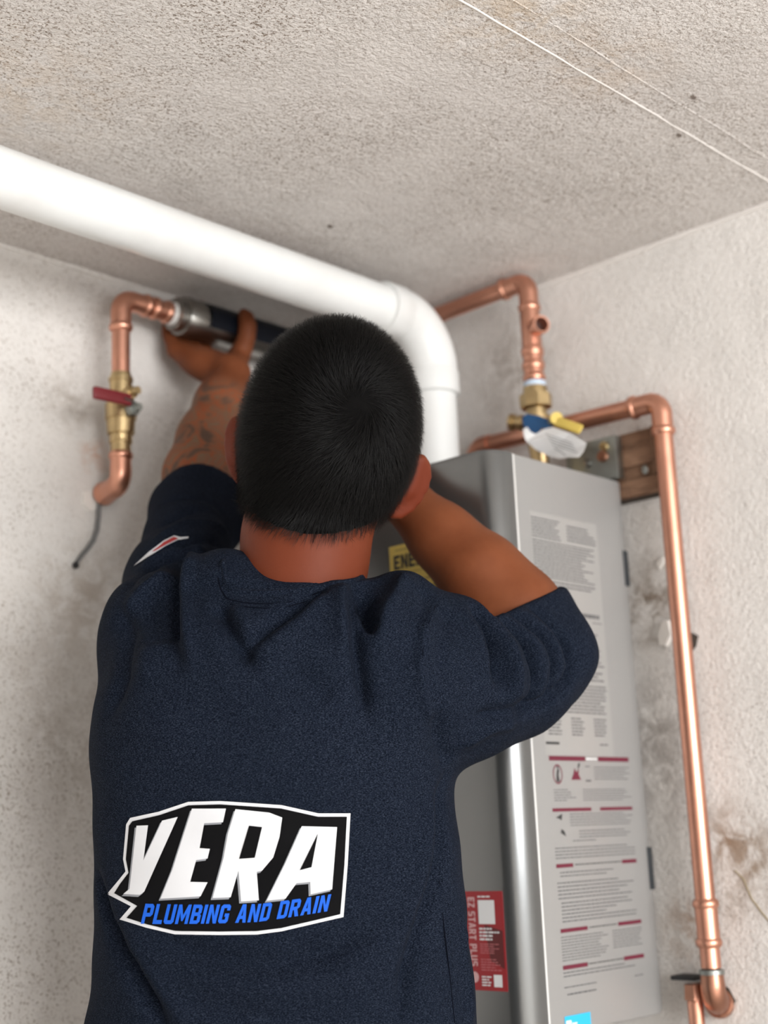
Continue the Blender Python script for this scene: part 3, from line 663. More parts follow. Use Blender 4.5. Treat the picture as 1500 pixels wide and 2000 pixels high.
# ------------------------------------------------------------------ the person: implicit surfaces turned into meshes
RH = np.array([math.sin(YAW), -math.cos(YAW), 0.0])               # the man's right-hand side (he faces away from the camera)
FH = np.array([math.cos(YAW), math.sin(YAW), 0.0])                # the way he faces
class Field:
    def __init__(s, lo, hi, h):
        s.lo = np.asarray(lo, float); s.h = h; s.n = np.ceil((np.asarray(hi)-s.lo)/h).astype(int)+1
        s.v = np.full(s.n, .06, np.float32)
    def sub(s, lo, hi):
        a = np.clip(np.floor((lo-s.lo)/s.h).astype(int), 0, s.n-1); b = np.clip(np.ceil((hi-s.lo)/s.h).astype(int)+1, 1, s.n)
        if np.any(b <= a): return None
        sl = tuple(slice(i, j) for i, j in zip(a, b))
        g = np.meshgrid(*[(s.lo[k]+s.h*np.arange(a[k], b[k])).astype(np.float32) for k in range(3)], indexing='ij')
        return sl, g
    def blend(s, sl, d, k):
        a = s.v[sl]
        if k <= 0: s.v[sl] = np.minimum(a, d); return
        h = np.maximum(k-np.abs(a-d), 0)/k; s.v[sl] = np.minimum(a, d)-h*h*k*.25
    def cone(s, p, q, r1, r2, k=.012):
        p = np.asarray(p, float); q = np.asarray(q, float); m = max(r1, r2)+k+.03
        R = s.sub(np.minimum(p, q)-m, np.maximum(p, q)+m)
        if R is None: return
        sl, g = R; d = q-p; L2 = float(d.dot(d))+1e-12
        t = np.clip(((g[0]-p[0])*d[0]+(g[1]-p[1])*d[1]+(g[2]-p[2])*d[2])/L2, 0, 1)
        dist = np.sqrt((g[0]-p[0]-t*d[0])**2+(g[1]-p[1]-t*d[1])**2+(g[2]-p[2]-t*d[2])**2)-(r1+(r2-r1)*t)
        s.blend(sl, dist, k)
    def chain(s, pts, k=.012):                                    # pts: (point, radius)
        for (p, r), (q, r2) in zip(pts[:-1], pts[1:]): s.cone(p, q, r, r2, k)
    def ell_d(s, g, c, axes, rad):
        x = [((g[0]-c[0])*a[0]+(g[1]-c[1])*a[1]+(g[2]-c[2])*a[2])/r for a, r in zip(axes, rad)]
        y = [xi/r for xi, r in zip(x, rad)]
        k0 = np.sqrt(x[0]**2+x[1]**2+x[2]**2); k1 = np.sqrt(y[0]**2+y[1]**2+y[2]**2)+1e-9
        return k0*(k0-1)/k1
    def ell(s, c, axes, rad, k=.012):
        m = max(rad)+k+.03; R = s.sub(np.asarray(c)-m, np.asarray(c)+m)
        if R is None: return
        sl, g = R; s.blend(sl, s.ell_d(g, c, axes, rad), k)
    def loft(s, rows, k=.02):                                     # rows: (z, centre along RH, centre along FH, half width, half depth)
        rows = sorted(rows); z = np.array([r[0] for r in rows]); T = [np.array([r[i] for r in rows]) for i in range(1, 5)]
        sl, g = s.sub(s.lo, s.lo+s.h*(s.n-1))
        zz_ = s.lo[2]+s.h*np.arange(s.n[2]); zf = np.linspace(z[0], z[-1], 200)
        ker = np.exp(-np.linspace(-2, 2, 21)**2); ker /= ker.sum()
        V = []
        for t in T:
            f_ = np.interp(zf, z, t); f_ = np.convolve(np.pad(f_, 10, mode='edge'), ker, 'valid'); V.append(np.interp(zz_, zf, f_).astype(np.float32)[None, None, :])
        S = g[0]*RH[0]+g[1]*RH[1]-V[0]; D = g[0]*FH[0]+g[1]*FH[1]-V[1]; a, b = V[2], V[3]
        q = (np.abs(S/a)**2.3+np.abs(D/b)**2.3)**(1/2.3)+1e-6
        gr = np.sqrt((S/a**2)**2+(D/b**2)**2)/q+1e-6
        d = (q-1)/gr
        d = np.maximum(d, g[2]-z[-1]); d = np.maximum(d, z[0]-g[2]); s.blend(sl, d, k)
    def cut(s, p, n, lo=None, hi=None, k=0.0):                    # remove what lies beyond the plane, inside a box
        R = s.sub(np.asarray(lo), np.asarray(hi)); sl, g = R
        d = (g[0]-p[0])*n[0]+(g[1]-p[1])*n[1]+(g[2]-p[2])*n[2]; s.v[sl] = np.maximum(s.v[sl], d)
    def mesh(s):
        v = s.v; ins = v < 0
        c = np.zeros(np.array(v.shape)-1, np.int8)
        offs = [(i, j, k) for i in (0, 1) for j in (0, 1) for k in (0, 1)]
        cut = lambda A, o: A[o[0]:A.shape[0]-1+o[0], o[1]:A.shape[1]-1+o[1], o[2]:A.shape[2]-1+o[2]]
        for o in offs: c += cut(ins, o)
        act = (c > 0) & (c < 8); idx = np.full(act.shape, -1, np.int64); ijk = np.argwhere(act); idx[act] = np.arange(len(ijk))
        P = np.zeros((len(ijk), 3)); N = np.zeros(len(ijk))
        cv = {o: v[ijk[:, 0]+o[0], ijk[:, 1]+o[1], ijk[:, 2]+o[2]].astype(float) for o in offs}
        for o in offs:
            for ax in range(3):
                if o[ax]: continue
                o2 = list(o); o2[ax] = 1; o2 = tuple(o2); a, b = cv[o], cv[o2]; m = (a < 0) != (b < 0)
                t = np.where(m, a/np.where(m, a-b, 1), 0); q = np.tile(np.array(o, float), (len(ijk), 1)); q[:, ax] = t
                P += q*m[:, None]; N += m
        P = (P/N[:, None]+ijk)*s.h+s.lo
        F = []
        for ax in range(3):
            u, w = [(1, 2), (2, 0), (0, 1)][ax]
            sh = list(v.shape); A = np.take(ins, range(sh[ax]-1), ax); B = np.take(ins, range(1, sh[ax]), ax)
            e = np.argwhere(A != B); e = e[(e[:, u] > 0) & (e[:, w] > 0) & (e[:, u] < sh[u]-1) & (e[:, w] < sh[w]-1)]
            fl = A[tuple(e.T)]
            du = np.zeros(3, int); du[u] = 1; dw_ = np.zeros(3, int); dw_[w] = 1
            q = np.stack([idx[tuple((e-du-dw_).T)], idx[tuple((e-dw_).T)], idx[tuple(e.T)], idx[tuple((e-du).T)]], 1)
            q[~fl] = q[~fl][:, ::-1]; F.append(q)
        F = np.concatenate(F); F = F[(F >= 0).all(1)]
        return P, F
def vnormals(P, F):
    a, b, c, d = (P[F[:, i]] for i in range(4)); n = np.cross(c-a, d-b); N = np.zeros_like(P)
    for i in range(4): np.add.at(N, F[:, i], n)
    return N/(np.linalg.norm(N, axis=1)[:, None]+1e-12)
def relax(P, F, it, w=.5):
    E = np.concatenate([F[:, [i, (i+1) % 4]] for i in range(4)]); E = np.concatenate([E, E[:, ::-1]])
    cnt = np.bincount(E[:, 0], minlength=len(P))[:, None]
    for _ in range(it):
        S = np.stack([np.bincount(E[:, 0], P[E[:, 1], k], len(P)) for k in range(3)], 1); P = P+(S/np.maximum(cnt, 1)-P)*w
    return P
def seg_dist(P, A):                                               # distance to a polyline and position 0..1 along it
    A = np.asarray(A); best = np.full(len(P), 9.0); tt = np.zeros(len(P)); L = np.linalg.norm(np.diff(A, axis=0), axis=1); cum = np.concatenate([[0], np.cumsum(L)])
    for i in range(len(A)-1):
        d = A[i+1]-A[i]; t = np.clip((P-A[i])@d/(d@d+1e-12), 0, 1); q = np.linalg.norm(P-A[i]-t[:, None]*d, axis=1)
        m = q < best; best[m] = q[m]; tt[m] = (cum[i]+t[m]*L[i])/cum[-1]
    return best, tt

# --- skin
m_skin = mat('skin', (.19, .07, .03), .55, spec=.15); _t = NT(m_skin)
_b = _t.b; _b.inputs['Subsurface Weight'].default_value = .06; _b.inputs['Subsurface Radius'].default_value = (.012, .005, .003); _b.inputs['Subsurface Scale'].default_value = .5
_at = _t.n('ShaderNodeAttribute'); _at.attribute_name = 'tint'
_sp = _t.n('ShaderNodeSeparateColor'); _t.l(_at.outputs['Color'], _sp.inputs[0])
_c = _t.mix(_t.ramp(_t.noise(28, 5, .6), [(.3, 0), (.75, 1)]), (.175, .054, .0215), (.135, .039, .0145))
_c = _t.mix(_sp.outputs[1], _c, (.118, .022, .009))                  # redder neck and ears
_tr = _t.noise(24, 3, .5, dist=1.6)
_tat = _t.ramp(_tr, [(.36, (.09, .055, .04)), (.44, (.19, .085, .048)), (.50, (.24, .062, .022)), (.56, (.15, .10, .065)), (.62, (.19, .08, .045))])
_c = _t.mix(_sp.outputs[0], _c, _tat)                             # tattooed forearm
_t.l(_c, _b.inputs['Base Color']); _t.bump(_t.noise(420, 3), .12, .0012)

# head frame: tipped back and leaning to his right
HC = at(650, 812, 1.365)
tilt = math.radians(8); back = math.radians(14)
h_r = nrm(C_R*math.cos(tilt)-C_U*math.sin(tilt)); h_u0 = nrm(np.cross(h_r, C_D))
h_f = nrm(C_D*math.cos(back)+h_u0*math.sin(back)); h_u = nrm(np.cross(h_r, h_f))
h_f = nrm(np.cross(h_u, h_r))
HF = (h_r, h_f, h_u)
def hp(x, y, z): return HC+h_r*x+h_f*y+h_u*z
body = Field((.72, .62, .95), (1.44, 1.46, 2.03), .0036)
def head_field(B, grow=0.0, k=.03):
    B.ell(hp(0, .006, .004), HF, (.0715+grow, .096+grow, .083+grow), k)
    B.ell(hp(.000, -.020, -.016), HF, (.0720+grow, .072+grow, .086+grow), k)
    B.cone(hp(-.002, -.014, -.040), hp(-.012, -.030, -.112), .0655+grow, .0575+grow, k)
def neck_field(B, grow=0.0):
    B.cone(hp(-.010, .010, -.075), at(598, 1100, 1.350), .0540+grow, .0545+grow, .02)
    B.cone(at(598, 1080, 1.350), at(590, 1135, 1.345), .0545+grow, .0555+grow, .02)
head_field(body)
body.ell(hp(0, .062, -.055), HF, (.058, .052, .062), .03)         # face
body.ell(hp(0, .080, -.100), HF, (.036, .032, .026), .03)         # chin
body.cone(hp(0, .112, -.030), hp(0, .124, -.056), .009, .013, .012)   # nose
body.ell(hp(0, .112, -.080), HF, (.022, .008, .006), .006)        # lips
body.ell(hp(0, .106, -.002), HF, (.055, .012, .010), .02)         # brow
for sx in (-1, 1): body.ell(hp(sx*.032, .092, -.022), HF, (.012, .010, .010), .004)
# ears
def ear(px0, py0, px1, py1, d, out, w):
    a, b = at(px0, py0, d), at(px1, py1, d); c = (a+b)/2; up = nrm(a-b); ou = nrm(out-up*out.dot(up)); fw = np.cross(ou, up); L = np.linalg.norm(a-b)/2
    nr = nrm(ou*.55+fw*(.85 if fw.dot(C_D) < 0 else -.85)); sd = nrm(np.cross(up, nr))
    body.ell(c, (up, sd, nr), (L, w, .0065), .008); body.cone(c+up*L*.8, c+ou*.006+sd*0, .006, .006, .008)
    pts = [c+up*L*math.cos(q)+sd*(w if sd.dot(ou) > 0 else -w)*math.sin(q) for q in np.linspace(-.35, 2.9, 9)]
    body.chain([(p, .0048) for p in pts], .004)
ear(466, 820, 484, 945, 1.385, -C_R, .017)
ear(822, 896, 757, 1003, 1.372, nrm(C_R*.9-C_U*.25), .021)
# neck and shoulders
neck_field(body)
# torso inside the sweatshirt
def row(py, xl, xr, dback, b, shrink=0.0):
    d = dback+b; l, r = at(xl, py, d), at(xr, py, d); c = (l+r)/2-CAM
    return ((c+CAM)[2], float((c+CAM)@RH), float((c+CAM)@FH), float(np.linalg.norm(r-l))/2-shrink, b-shrink)
ROWS = [(1158, 420, 720, 1.292, .052), (1182, 360, 780, 1.268, .074), (1222, 290, 850, 1.250, .094), (1270, 225, 888, 1.234, .107), (1335, 192, 895, 1.222, .115), (1420, 184, 888, 1.212, .118), (1510, 186, 882, 1.206, .118),
        (1600, 188, 888, 1.202, .115), (1700, 190, 900, 1.198, .112), (1800, 189, 912, 1.192, .110), (1900, 184, 922, 1.185, .110), (2000, 177, 930, 1.178, .110), (2120, 170, 938, 1.172, .112), (2260, 166, 942, 1.166, .115), (2440, 164, 944, 1.160, .117)]
body.loft([row(*r, shrink=.036) for r in ROWS], .03)
# arms
LSH, RSH = at(300, 1235, 1.36), at(800, 1320, 1.33)
LEL, REL = at(366, 1020, 1.60), at(1048, 1262, 1.432)
body.chain([(at(312, 1262, 1.36), .040), (at(345, 1130, 1.487), .034), (at(386, 1000, 1.618), .038)], .02)
body.chain([(at(386, 1000, 1.618), .042), (at(396, 930, 1.655), .0430), (at(413, 860, 1.695), .0385), (at(434, 790, 1.735), .0310), (at(453, 732, 1.772), .0245)], .02)
body.chain([(RSH, .050), (at(930, 1310, 1.39), .046), (REL, .044)], .03)
body.chain([(REL, .047), (at(1000, 1196, 1.440), .0465), (at(938, 1122, 1.452), .0398), (at(866, 1052, 1.475), .0320), (at(783, 970, 1.505), .0262)], .022)
# left hand: palm under the filter, four fingers behind it, thumb pressed on its near side
def xpx(px, py): return onY(px, py, YF)[0]
wr = at(453, 732, 1.772)
def around(x, ang, r): a = math.radians(ang); return np.array([x, YF-math.cos(a)*r, zE+math.sin(a)*r])   # 0 = near side, -90 = below, 180 = wall side
kn = [around(xpx(px, 640)-.004, -118, RF+.017) for px in (366, 388, 410, 432)]
for i, (q, L) in enumerate(zip(kn, (.92, 1.0, 1.02, .97))):
    x = q[0]
    body.cone(wr+(q-wr)*.12-AZ*.002, q-AZ*.001, .018, .0120, .012)
    pts = [(q, .0105)]+[(around(x+.003*u, -138-(104*L)*u, RF+.0108-.0022*u), .0094-.0022*u) for u in (0, .17, .34, .5, .67, .84, 1)]
    body.chain(pts, .002)
body.ell((wr+kn[1]+kn[2])/3+np.array([0, -.003, -.009]), np.array([nrm(kn[3]-kn[0]), nrm(np.cross(kn[3]-kn[0], kn[1]-wr)), nrm(kn[1]-wr)]), (.034, .018, .036), .015)
tx = xpx(447, 620)
body.chain([(wr+(around(tx, -80, RF+.02)-wr)*.35, .0185), (around(tx+.003, -72, RF+.0168), .0145), (around(tx+.002, -50, RF+.0135), .0118), (around(tx+.001, -28, RF+.0118), .0108), (around(tx, -6, RF+.0115), .0106), (around(tx, 12, RF+.0098), .0092), (around(tx-.001, 26, RF+.0082), .0074)], .006)
# right hand: reaching past the ear to the front of the heater, fingertips on the cover
wr2 = at(783, 970, 1.505); fdir = nrm(np.array([XA, 1.115, CZ+.435])-wr2); sd2 = nrm(np.cross(fdir, AZ)); up2 = np.cross(sd2, fdir)
body.ell(wr2+fdir*.045, (fdir, sd2, up2), (.052, .038, .017), .02)
for i, L in enumerate((.066, .075, .072, .056)):
    b0 = wr2+fdir*.082+sd2*(-.028+.0185*i); tipx = XA-.0068
    m0 = b0+fdir*L*.5+up2*.010; t0 = b0+fdir*L; t0 = t0+fdir*((tipx-t0[0])/fdir[0])*(1 if True else 0)
    if np.linalg.norm(t0-m0) > .05: t0 = m0+nrm(t0-m0)*.05
    body.chain([(b0-fdir*.02, .0105), (b0, .0100), (m0, .0086), (t0, .0068)], .003)
body.chain([(wr2+fdir*.022-sd2*.026, .016), (wr2+fdir*.055-sd2*.050, .0125), (wr2+fdir*.085-sd2*.056, .0100), (wr2+fdir*.108-sd2*.050, .0080)], .005)
P, F = body.mesh(); P = relax(P, F, 2, .5)
FEET = np.array([*(at(560, 1700, 1.31)[:2]), 0.0])
person = mesh_obj('person', P, F, m_skin, loc=FEET, sharp=None)
tag(person, 'man seen from behind in a navy sweatshirt, both arms raised to the pipes', 'person')
tint = np.zeros((len(P), 4), np.float32); tint[:, 3] = 1
d, t = seg_dist(P, [at(372, 1000, 1.61), at(413, 860, 1.695), at(440, 770, 1.75)]); tint[:, 0] = np.clip((.065-d)/.015, 0, 1)*np.clip((1-t)*6, 0, 1)
dn_, _ = seg_dist(P, [hp(0, 0, -.09), at(590, 1180, 1.34)]); tint[:, 1] = np.clip((.12-dn_)/.05, 0, .75)
for e in (at(475, 885, 1.385), at(788, 950, 1.372)): tint[:, 1] = np.maximum(tint[:, 1], np.clip((.045-np.linalg.norm(P-e, axis=1))/.015, 0, 1))
ca_ = person.data.color_attributes.new('tint', 'FLOAT_COLOR', 'POINT'); ca_.data.foreach_set('color', tint.ravel())

# --- hair: a close cap with short strands growing from the crown whorl
HR = .0045
cap = Field(HC-.16, HC+.16, .004); head_field(cap, HR); neck_field(cap, HR)
sl, g = cap.sub(HC-.16, HC+.16)
lx, ly, lz_ = (((g[0]-HC[0])*a[0]+(g[1]-HC[1])*a[1]+(g[2]-HC[2])*a[2]) for a in HF)
edge = np.interp(ly, [-.12, -.06, -.03, 0, .03, .075, .10, .14], [-.090, -.090, -.086, -.055, -.030, -.012, .030, .05]).astype(np.float32)
edge = edge+(.10*np.clip(lx, 0, 1)-.004*np.clip(1-(lx/.06)**2, -1, 1))*np.clip((-.005-ly)/.03, 0, 1)
cap.v[sl] = np.maximum(cap.v[sl], edge-lz_)
inner = Field(HC-.16, HC+.16, .004); head_field(inner, -.010); neck_field(inner, -.010); cap.v = np.maximum(cap.v, -inner.v)
PH, FHr = cap.mesh(); PH = relax(PH, FHr, 2)
m_hair = mat('black_hair', (.0025, .0023, .0022), .36, spec=.20)
m_scalp = mat('black_hair_base', (.0028, .0026, .0026), .8, spec=.04)
hair = mesh_obj('hair', PH, FHr, m_scalp, person, sharp=None)
N = vnormals(PH, FHr); fc = PH[FHr].mean(1); fn = N[FHr].mean(1); fn /= np.linalg.norm(fn, axis=1)[:, None]
ar = np.linalg.norm(np.cross(PH[FHr[:, 2]]-PH[FHr[:, 0]], PH[FHr[:, 3]]-PH[FHr[:, 1]]), axis=1)/2
rel = fc-HC; outw = (rel*fn).sum(1) > .02
hb = BVHTree.FromPolygons([tuple(p) for p in PH], [tuple(q) for q in FHr])
hit = hb.ray_cast(Vector(CAM), Vector(nrm(ray(706, 785))))[0]; WH = np.array(hit)
pr = ar*outw; pr /= pr.sum(); NS = 34000
pick = rng.choice(len(FHr), NS, p=pr); uv = rng.random((NS, 2))
q4 = PH[FHr[pick]]; root = (q4[:, 0]*(1-uv[:, :1])+q4[:, 1]*uv[:, :1])*(1-uv[:, 1:])+(q4[:, 3]*(1-uv[:, :1])+q4[:, 2]*uv[:, :1])*uv[:, 1:]
nr = fn[pick]; tv = root-WH; dist = np.linalg.norm(tv, axis=1)
tv = tv-nr*(tv*nr).sum(1)[:, None]; tv /= np.linalg.norm(tv, axis=1)[:, None]+1e-9
sw_ = np.cross(nr, tv); an = np.radians(-48*np.exp(-dist/.09)+rng.normal(0, 13, NS))[:, None]
tv = tv*np.cos(an)+sw_*np.sin(an)
low = np.clip(-((root-HC)@h_u)/.1, 0, 1)[:, None]; tv = tv-h_u*low*.8; tv = tv-nr*(tv*nr).sum(1)[:, None]; tv /= np.linalg.norm(tv, axis=1)[:, None]+1e-9
keep = (dist > .010) | (rng.random(NS) < .45)
root, nr, tv, dist = root[keep], nr[keep], tv[keep], dist[keep]; NS = len(root)
ln = (.013+.008*rng.random(NS))[:, None]; lift = np.radians(20+14*rng.random(NS))[:, None]
pts = [root-nr*.001]
d0 = tv*np.cos(lift)+nr*np.sin(lift); pts.append(pts[0]+d0*ln*.5); d1 = tv*np.cos(lift*.45)+nr*np.sin(lift*.45); pts.append(pts[1]+d1*ln*.5)
s0 = np.cross(tv, nr); rad = (.00013, .00011, .00002); V = []
for p, r in zip(pts, rad):
    for k in range(3):
        a = 2*math.pi*k/3; V.append(p+(s0*math.cos(a)+nr*math.sin(a))*r)
V = np.stack(V, 1).reshape(-1, 3); base = np.arange(NS)[:, None]*9
Fh = np.concatenate([base+np.array([[i*3+k, i*3+(k+1) % 3, i*3+3+(k+1) % 3, i*3+3+k]]) for i in range(2) for k in range(3)])
me = bpy.data.meshes.new('hair_strands'); me.vertices.add(len(V)); me.vertices.foreach_set('co', (V-FEET).ravel())
me.loops.add(Fh.size); me.loops.foreach_set('vertex_index', Fh.ravel().astype(np.int32)); me.polygons.add(len(Fh)); me.polygons.foreach_set('loop_start', np.arange(0, Fh.size, 4, dtype=np.int32))
me.update(calc_edges=True); me.materials.append(m_hair); me.polygons.foreach_set('use_smooth', [True]*len(Fh))
hs = bpy.data.objects.new('hair_strands', me); COL.objects.link(hs); hs.parent = hair; tag(hs, kind='stuff')

# --- sweatshirt
m_shirt = mat('navy_heather_knit', (.02, .027, .05), .9, spec=.15); _t = NT(m_shirt)
_mp = _t.n('ShaderNodeMapping'); _mp.inputs['Rotation'].default_value = (0, 0, -YAW); _mp.inputs['Scale'].default_value = (1, 1, 2.6); _t.l(_t.co.outputs['Object'], _mp.inputs['Vector'])
_f = _t.noise(620, 3, .7, _mp.outputs[0]); _f2 = _t.noise(1300, 2, .6)
_c = _t.ramp(_f, [(.36, (.0010, .0019, .0046)), (.50, (.0050, .0076, .0148)), (.66, (.024, .031, .048))])
_c = _t.mix(_t.math('MULTIPLY', _t.ramp(_t.noise(6, 3), [(.35, 0), (.7, 1)]), .25), _c, (.004, .0065, .012))
_t.l(_c, _t.b.inputs['Base Color']); _t.b.inputs['Specular IOR Level'].default_value = .06
_t.bump(_t.math('ADD', _f, _f2), .25, .0012)
sh = Field((.62, .52, .84), (1.42, 1.34, 1.80), .0036)
sh.loft([row(*r) for r in ROWS], .02)
pxr = lambda px, d: px*d/FPX
sh.cone(at(440, 1168, 1.335), at(330, 1225, 1.355), .044, .056, .04)
sh.cone(at(690, 1200, 1.33), at(835, 1262, 1.335), .030, .050, .04)
sh.cone(at(796, 1174, 1.335), at(768, 1265, 1.285), .0245, .032, .022)
sh.chain([(at(310, 1262, 1.36), .053), (at(344, 1132, 1.485), .0470), (at(389, 998, 1.622), .0510), (at(402, 962, 1.655), .0515)], .03)
sh.chain([(at(790, 1345, 1.32), .078), (at(900, 1330, 1.36), .0690), (at(1000, 1302, 1.405), .0640), (at(1062, 1276, 1.425), .0500)], .03)
sh.chain([(at(1058, 1272, 1.425), .052), (at(1010, 1195, 1.437), .0500), (at(975, 1160, 1.442), .046)], .015)
axl = nrm(at(402, 962, 1.655)-at(342, 1132, 1.485)); cl = at(389, 990, 1.625)
sh.cut(cl, axl, cl-np.array([.11, .11, .09]), cl+np.array([.11, .11, .14]))
cr = at(1030, 1186, 1.435); axr = nrm(at(930, 1115, 1.452)-at(1040, 1240, 1.432)); axr = nrm(axr+C_U*.35)
sh.cut(cr, axr, at(960, 1100, 1.44)-.075, at(960, 1100, 1.44)+.075)
P, F = sh.mesh(); P = relax(P, F, 4, .5)
bv0 = BVHTree.FromPolygons([tuple(p) for p in P], [tuple(q) for q in F])
def on_shirt(px, py, bvh=None):
    h = (bvh or bv0).ray_cast(Vector(CAM), Vector(nrm(ray(px, py))))
    return np.array(h[0]) if h[0] is not None else None
FOLDS = [  # pixels along the fold, height (mm, minus = valley), width (mm)
    ([(368, 1078), (345, 1110), (334, 1160), (336, 1220), (348, 1290)], -8, 9), ([(392, 1072), (368, 1105), (360, 1160), (366, 1230), (376, 1300)], 6, 8), ([(300, 1140), (290, 1190), (310, 1260)], -4, 16),
    ([(634, 1138), (575, 1185), (515, 1232), (474, 1272)], -6, 7), ([(640, 1162), (590, 1205), (530, 1255)], 3, 12), ([(424, 1178), (446, 1225), (470, 1268), (495, 1300)], -7, 8), ([(452, 1180), (480, 1222), (500, 1245)], 2, 9),
    ([(694, 1150), (688, 1180), (694, 1245), (706, 1330), (716, 1400)], -7, 7), ([(672, 1140), (668, 1190), (676, 1270)], 5, 10), ([(712, 1150), (716, 1175), (722, 1205), (730, 1240)], -12, 7), ([(794, 1128), (770, 1175), (742, 1222), (728, 1262)], 7, 11),
    ([(838, 1155), (815, 1220), (792, 1300)], -3, 12), ([(850, 1172), (830, 1230), (820, 1302), (826, 1362), (850, 1430)], 2.5, 5), ([(880, 1185), (862, 1250), (858, 1330)], -3, 14),
    ([(925, 1186), (958, 1225), (973, 1276), (974, 1335)], -11, 6), ([(948, 1190), (992, 1240), (1010, 1300), (1003, 1370)], 4, 9),
    ([(975, 1206), (1030, 1252), (1046, 1310), (1036, 1385)], -10, 5), ([(1000, 1196), (1070, 1245), (1090, 1295), (1072, 1362)], -11, 5), ([(1040, 1186), (1108, 1252), (1122, 1305), (1100, 1356)], -9, 5), ([(960, 1225), (990, 1290), (985, 1350)], -5, 6), ([(1010, 1400), (1070, 1372), (1110, 1330)], -6, 5),
    ([(930, 1400), (990, 1395), (1060, 1360)], -4, 8), ([(900, 1460), (960, 1420), (1010, 1410)], 4, 9), ([(880, 1500), (860, 1440), (850, 1390)], -4, 12),
    ([(180, 1640), (191, 1713), (210, 1805), (262, 1890), (320, 2010)], -8, 8), ([(240, 1830), (300, 1900), (370, 2010)], 3, 12),
    ([(876, 1520), (858, 1600), (850, 1700), (825, 1800), (795, 1890), (775, 2010)], -5, 9), ([(850, 1540), (832, 1640), (818, 1730), (780, 1840)], 4, 14), ([(905, 1700), (902, 1800), (912, 1900), (915, 2000)], 3, 8),
    ([(303, 1832), (410, 1872), (543, 1888), (650, 1858), (745, 1800)], -4, 11), ([(350, 1905), (480, 1935), (620, 1925), (730, 1870)], 2.5, 16), ([(420, 1985), (540, 1995), (680, 1960)], -2, 14),
    ([(230, 1185), (250, 1240), (240, 1320), (215, 1400)], -4, 12), ([(270, 1180), (290, 1260), (285, 1340)], 3, 16),
    ([(300, 1085), (360, 1060), (430, 1062)], -5, 6), ([(306, 1050), (360, 1022), (440, 1040)], 4, 6), ([(312, 1022), (370, 1000), (448, 1030)], -4, 5), ([(320, 985), (375, 972), (440, 1006)], -3, 5), ([(280, 1110), (340, 1080), (395, 1072)], 4, 7), ([(250, 1150), (300, 1105), (350, 1085)], -5, 6), ([(240, 1200), (290, 1140), (330, 1110)], 4, 8),
    ([(560, 1280), (600, 1330), (650, 1370)], -3, 18)]
Nn = vnormals(P, F); disp = np.zeros(len(P))
for poly, amp, w in FOLDS:
    L = [q for q in (on_shirt(*p) for p in poly) if q is not None]
    if len(L) < 2: continue
    d, t = seg_dist(P, L); w = w/1000; fade = np.clip(np.minimum(t, 1-t)*5+.25, 0, 1)
    disp += (2.3 if amp < 0 else 1.9)*amp/1000*np.exp(-(d/(w*.85))**1.5)*fade
for _ in range(26):                                                # soft overall rumple of the cloth
    kv = nrm(rng.normal(size=3))*(2*math.pi/(.05+.10*rng.random())); disp += .0004*np.sin(P@kv+rng.random()*6.28)
P = P+Nn*disp[:, None]; P = relax(P, F, 1, .4)
shirt = mesh_obj('sweatshirt', P, F, m_shirt, person, sharp=None)
bv1 = BVHTree.FromPolygons([tuple(p) for p in P], [tuple(q) for q in F])
# collar band following the neckline
CP = [(440, 1092), (441, 1112), (446, 1134), (458, 1147), (500, 1153), (560, 1151), (620, 1142), (665, 1134), (700, 1126)]
bvb = BVHTree.FromPolygons([tuple(v.co+person.location) for v in person.data.vertices], [tuple(p.vertices) for p in person.data.polygons])
def first_hit(px, py):
    a = [h for h in (q.ray_cast(Vector(CAM), Vector(nrm(ray(px, py)))) for q in (bvb, bv1)) if h[0] is not None]
    return np.array(min(a, key=lambda h: h[3])[0]) if a else None
ringp = [first_hit(*q)-C_D*.001 for q in CP]
cN = at(578, 1100, 1.345); fwd_ring = []
for q in np.linspace(.35, math.pi-.35, 7):                         # round the front of the neck
    fwd_ring.append(cN+C_R*(.066*math.cos(q))+FH*(.074*math.sin(q))-AZ*(.03*math.sin(q))+C_U*.012)
loopc = ringp+fwd_ring
# smooth closed loop
A = np.array(loopc); n_ = len(A); tt = np.linspace(0, n_, 120, endpoint=False); dense = []
for t in tt:
    i = int(t); f_ = t-i; p0, p1, p2, p3 = (A[(i+j-1) % n_] for j in range(4))
    dense.append(.5*((2*p1)+(-p0+p2)*f_+(2*p0-5*p1+4*p2-p3)*f_**2+(-p0+3*p1-3*p2+p3)*f_**3))
dense = np.array(dense)
def band(loop, prof, name, m, parent):                            # sweep a small closed profile (outward, down) round the loop
    n = len(loop); c = loop.mean(0); v = []; f = []
    for i in range(n):
        t = nrm(loop[(i+1) % n]-loop[i-1]); o = loop[i]-c; o = nrm(o-t*o.dot(t)-AZ*o[2]*.8); dwn = nrm(np.cross(t, o)); dwn = dwn if dwn[2] < 0 else -dwn
        for a, b in prof: v.append(loop[i]+o*a+dwn*b)
    k = len(prof)
    for i in range(n):
        for j in range(k): f.append((i*k+j, i*k+(j+1) % k, ((i+1) % n)*k+(j+1) % k, ((i+1) % n)*k+j))
    mb = MB(); mb.add(v, f); return build(mb, name, m, parent)
band(dense, [(-.0015, .004), (-.001, .0005), (.0008, -.0006), (.0026, .0006), (.0034, .005), (.0044, .014), (.004, .0195), (.0005, .021), (-.003, .019)], 'collar', m_shirt, shirt)

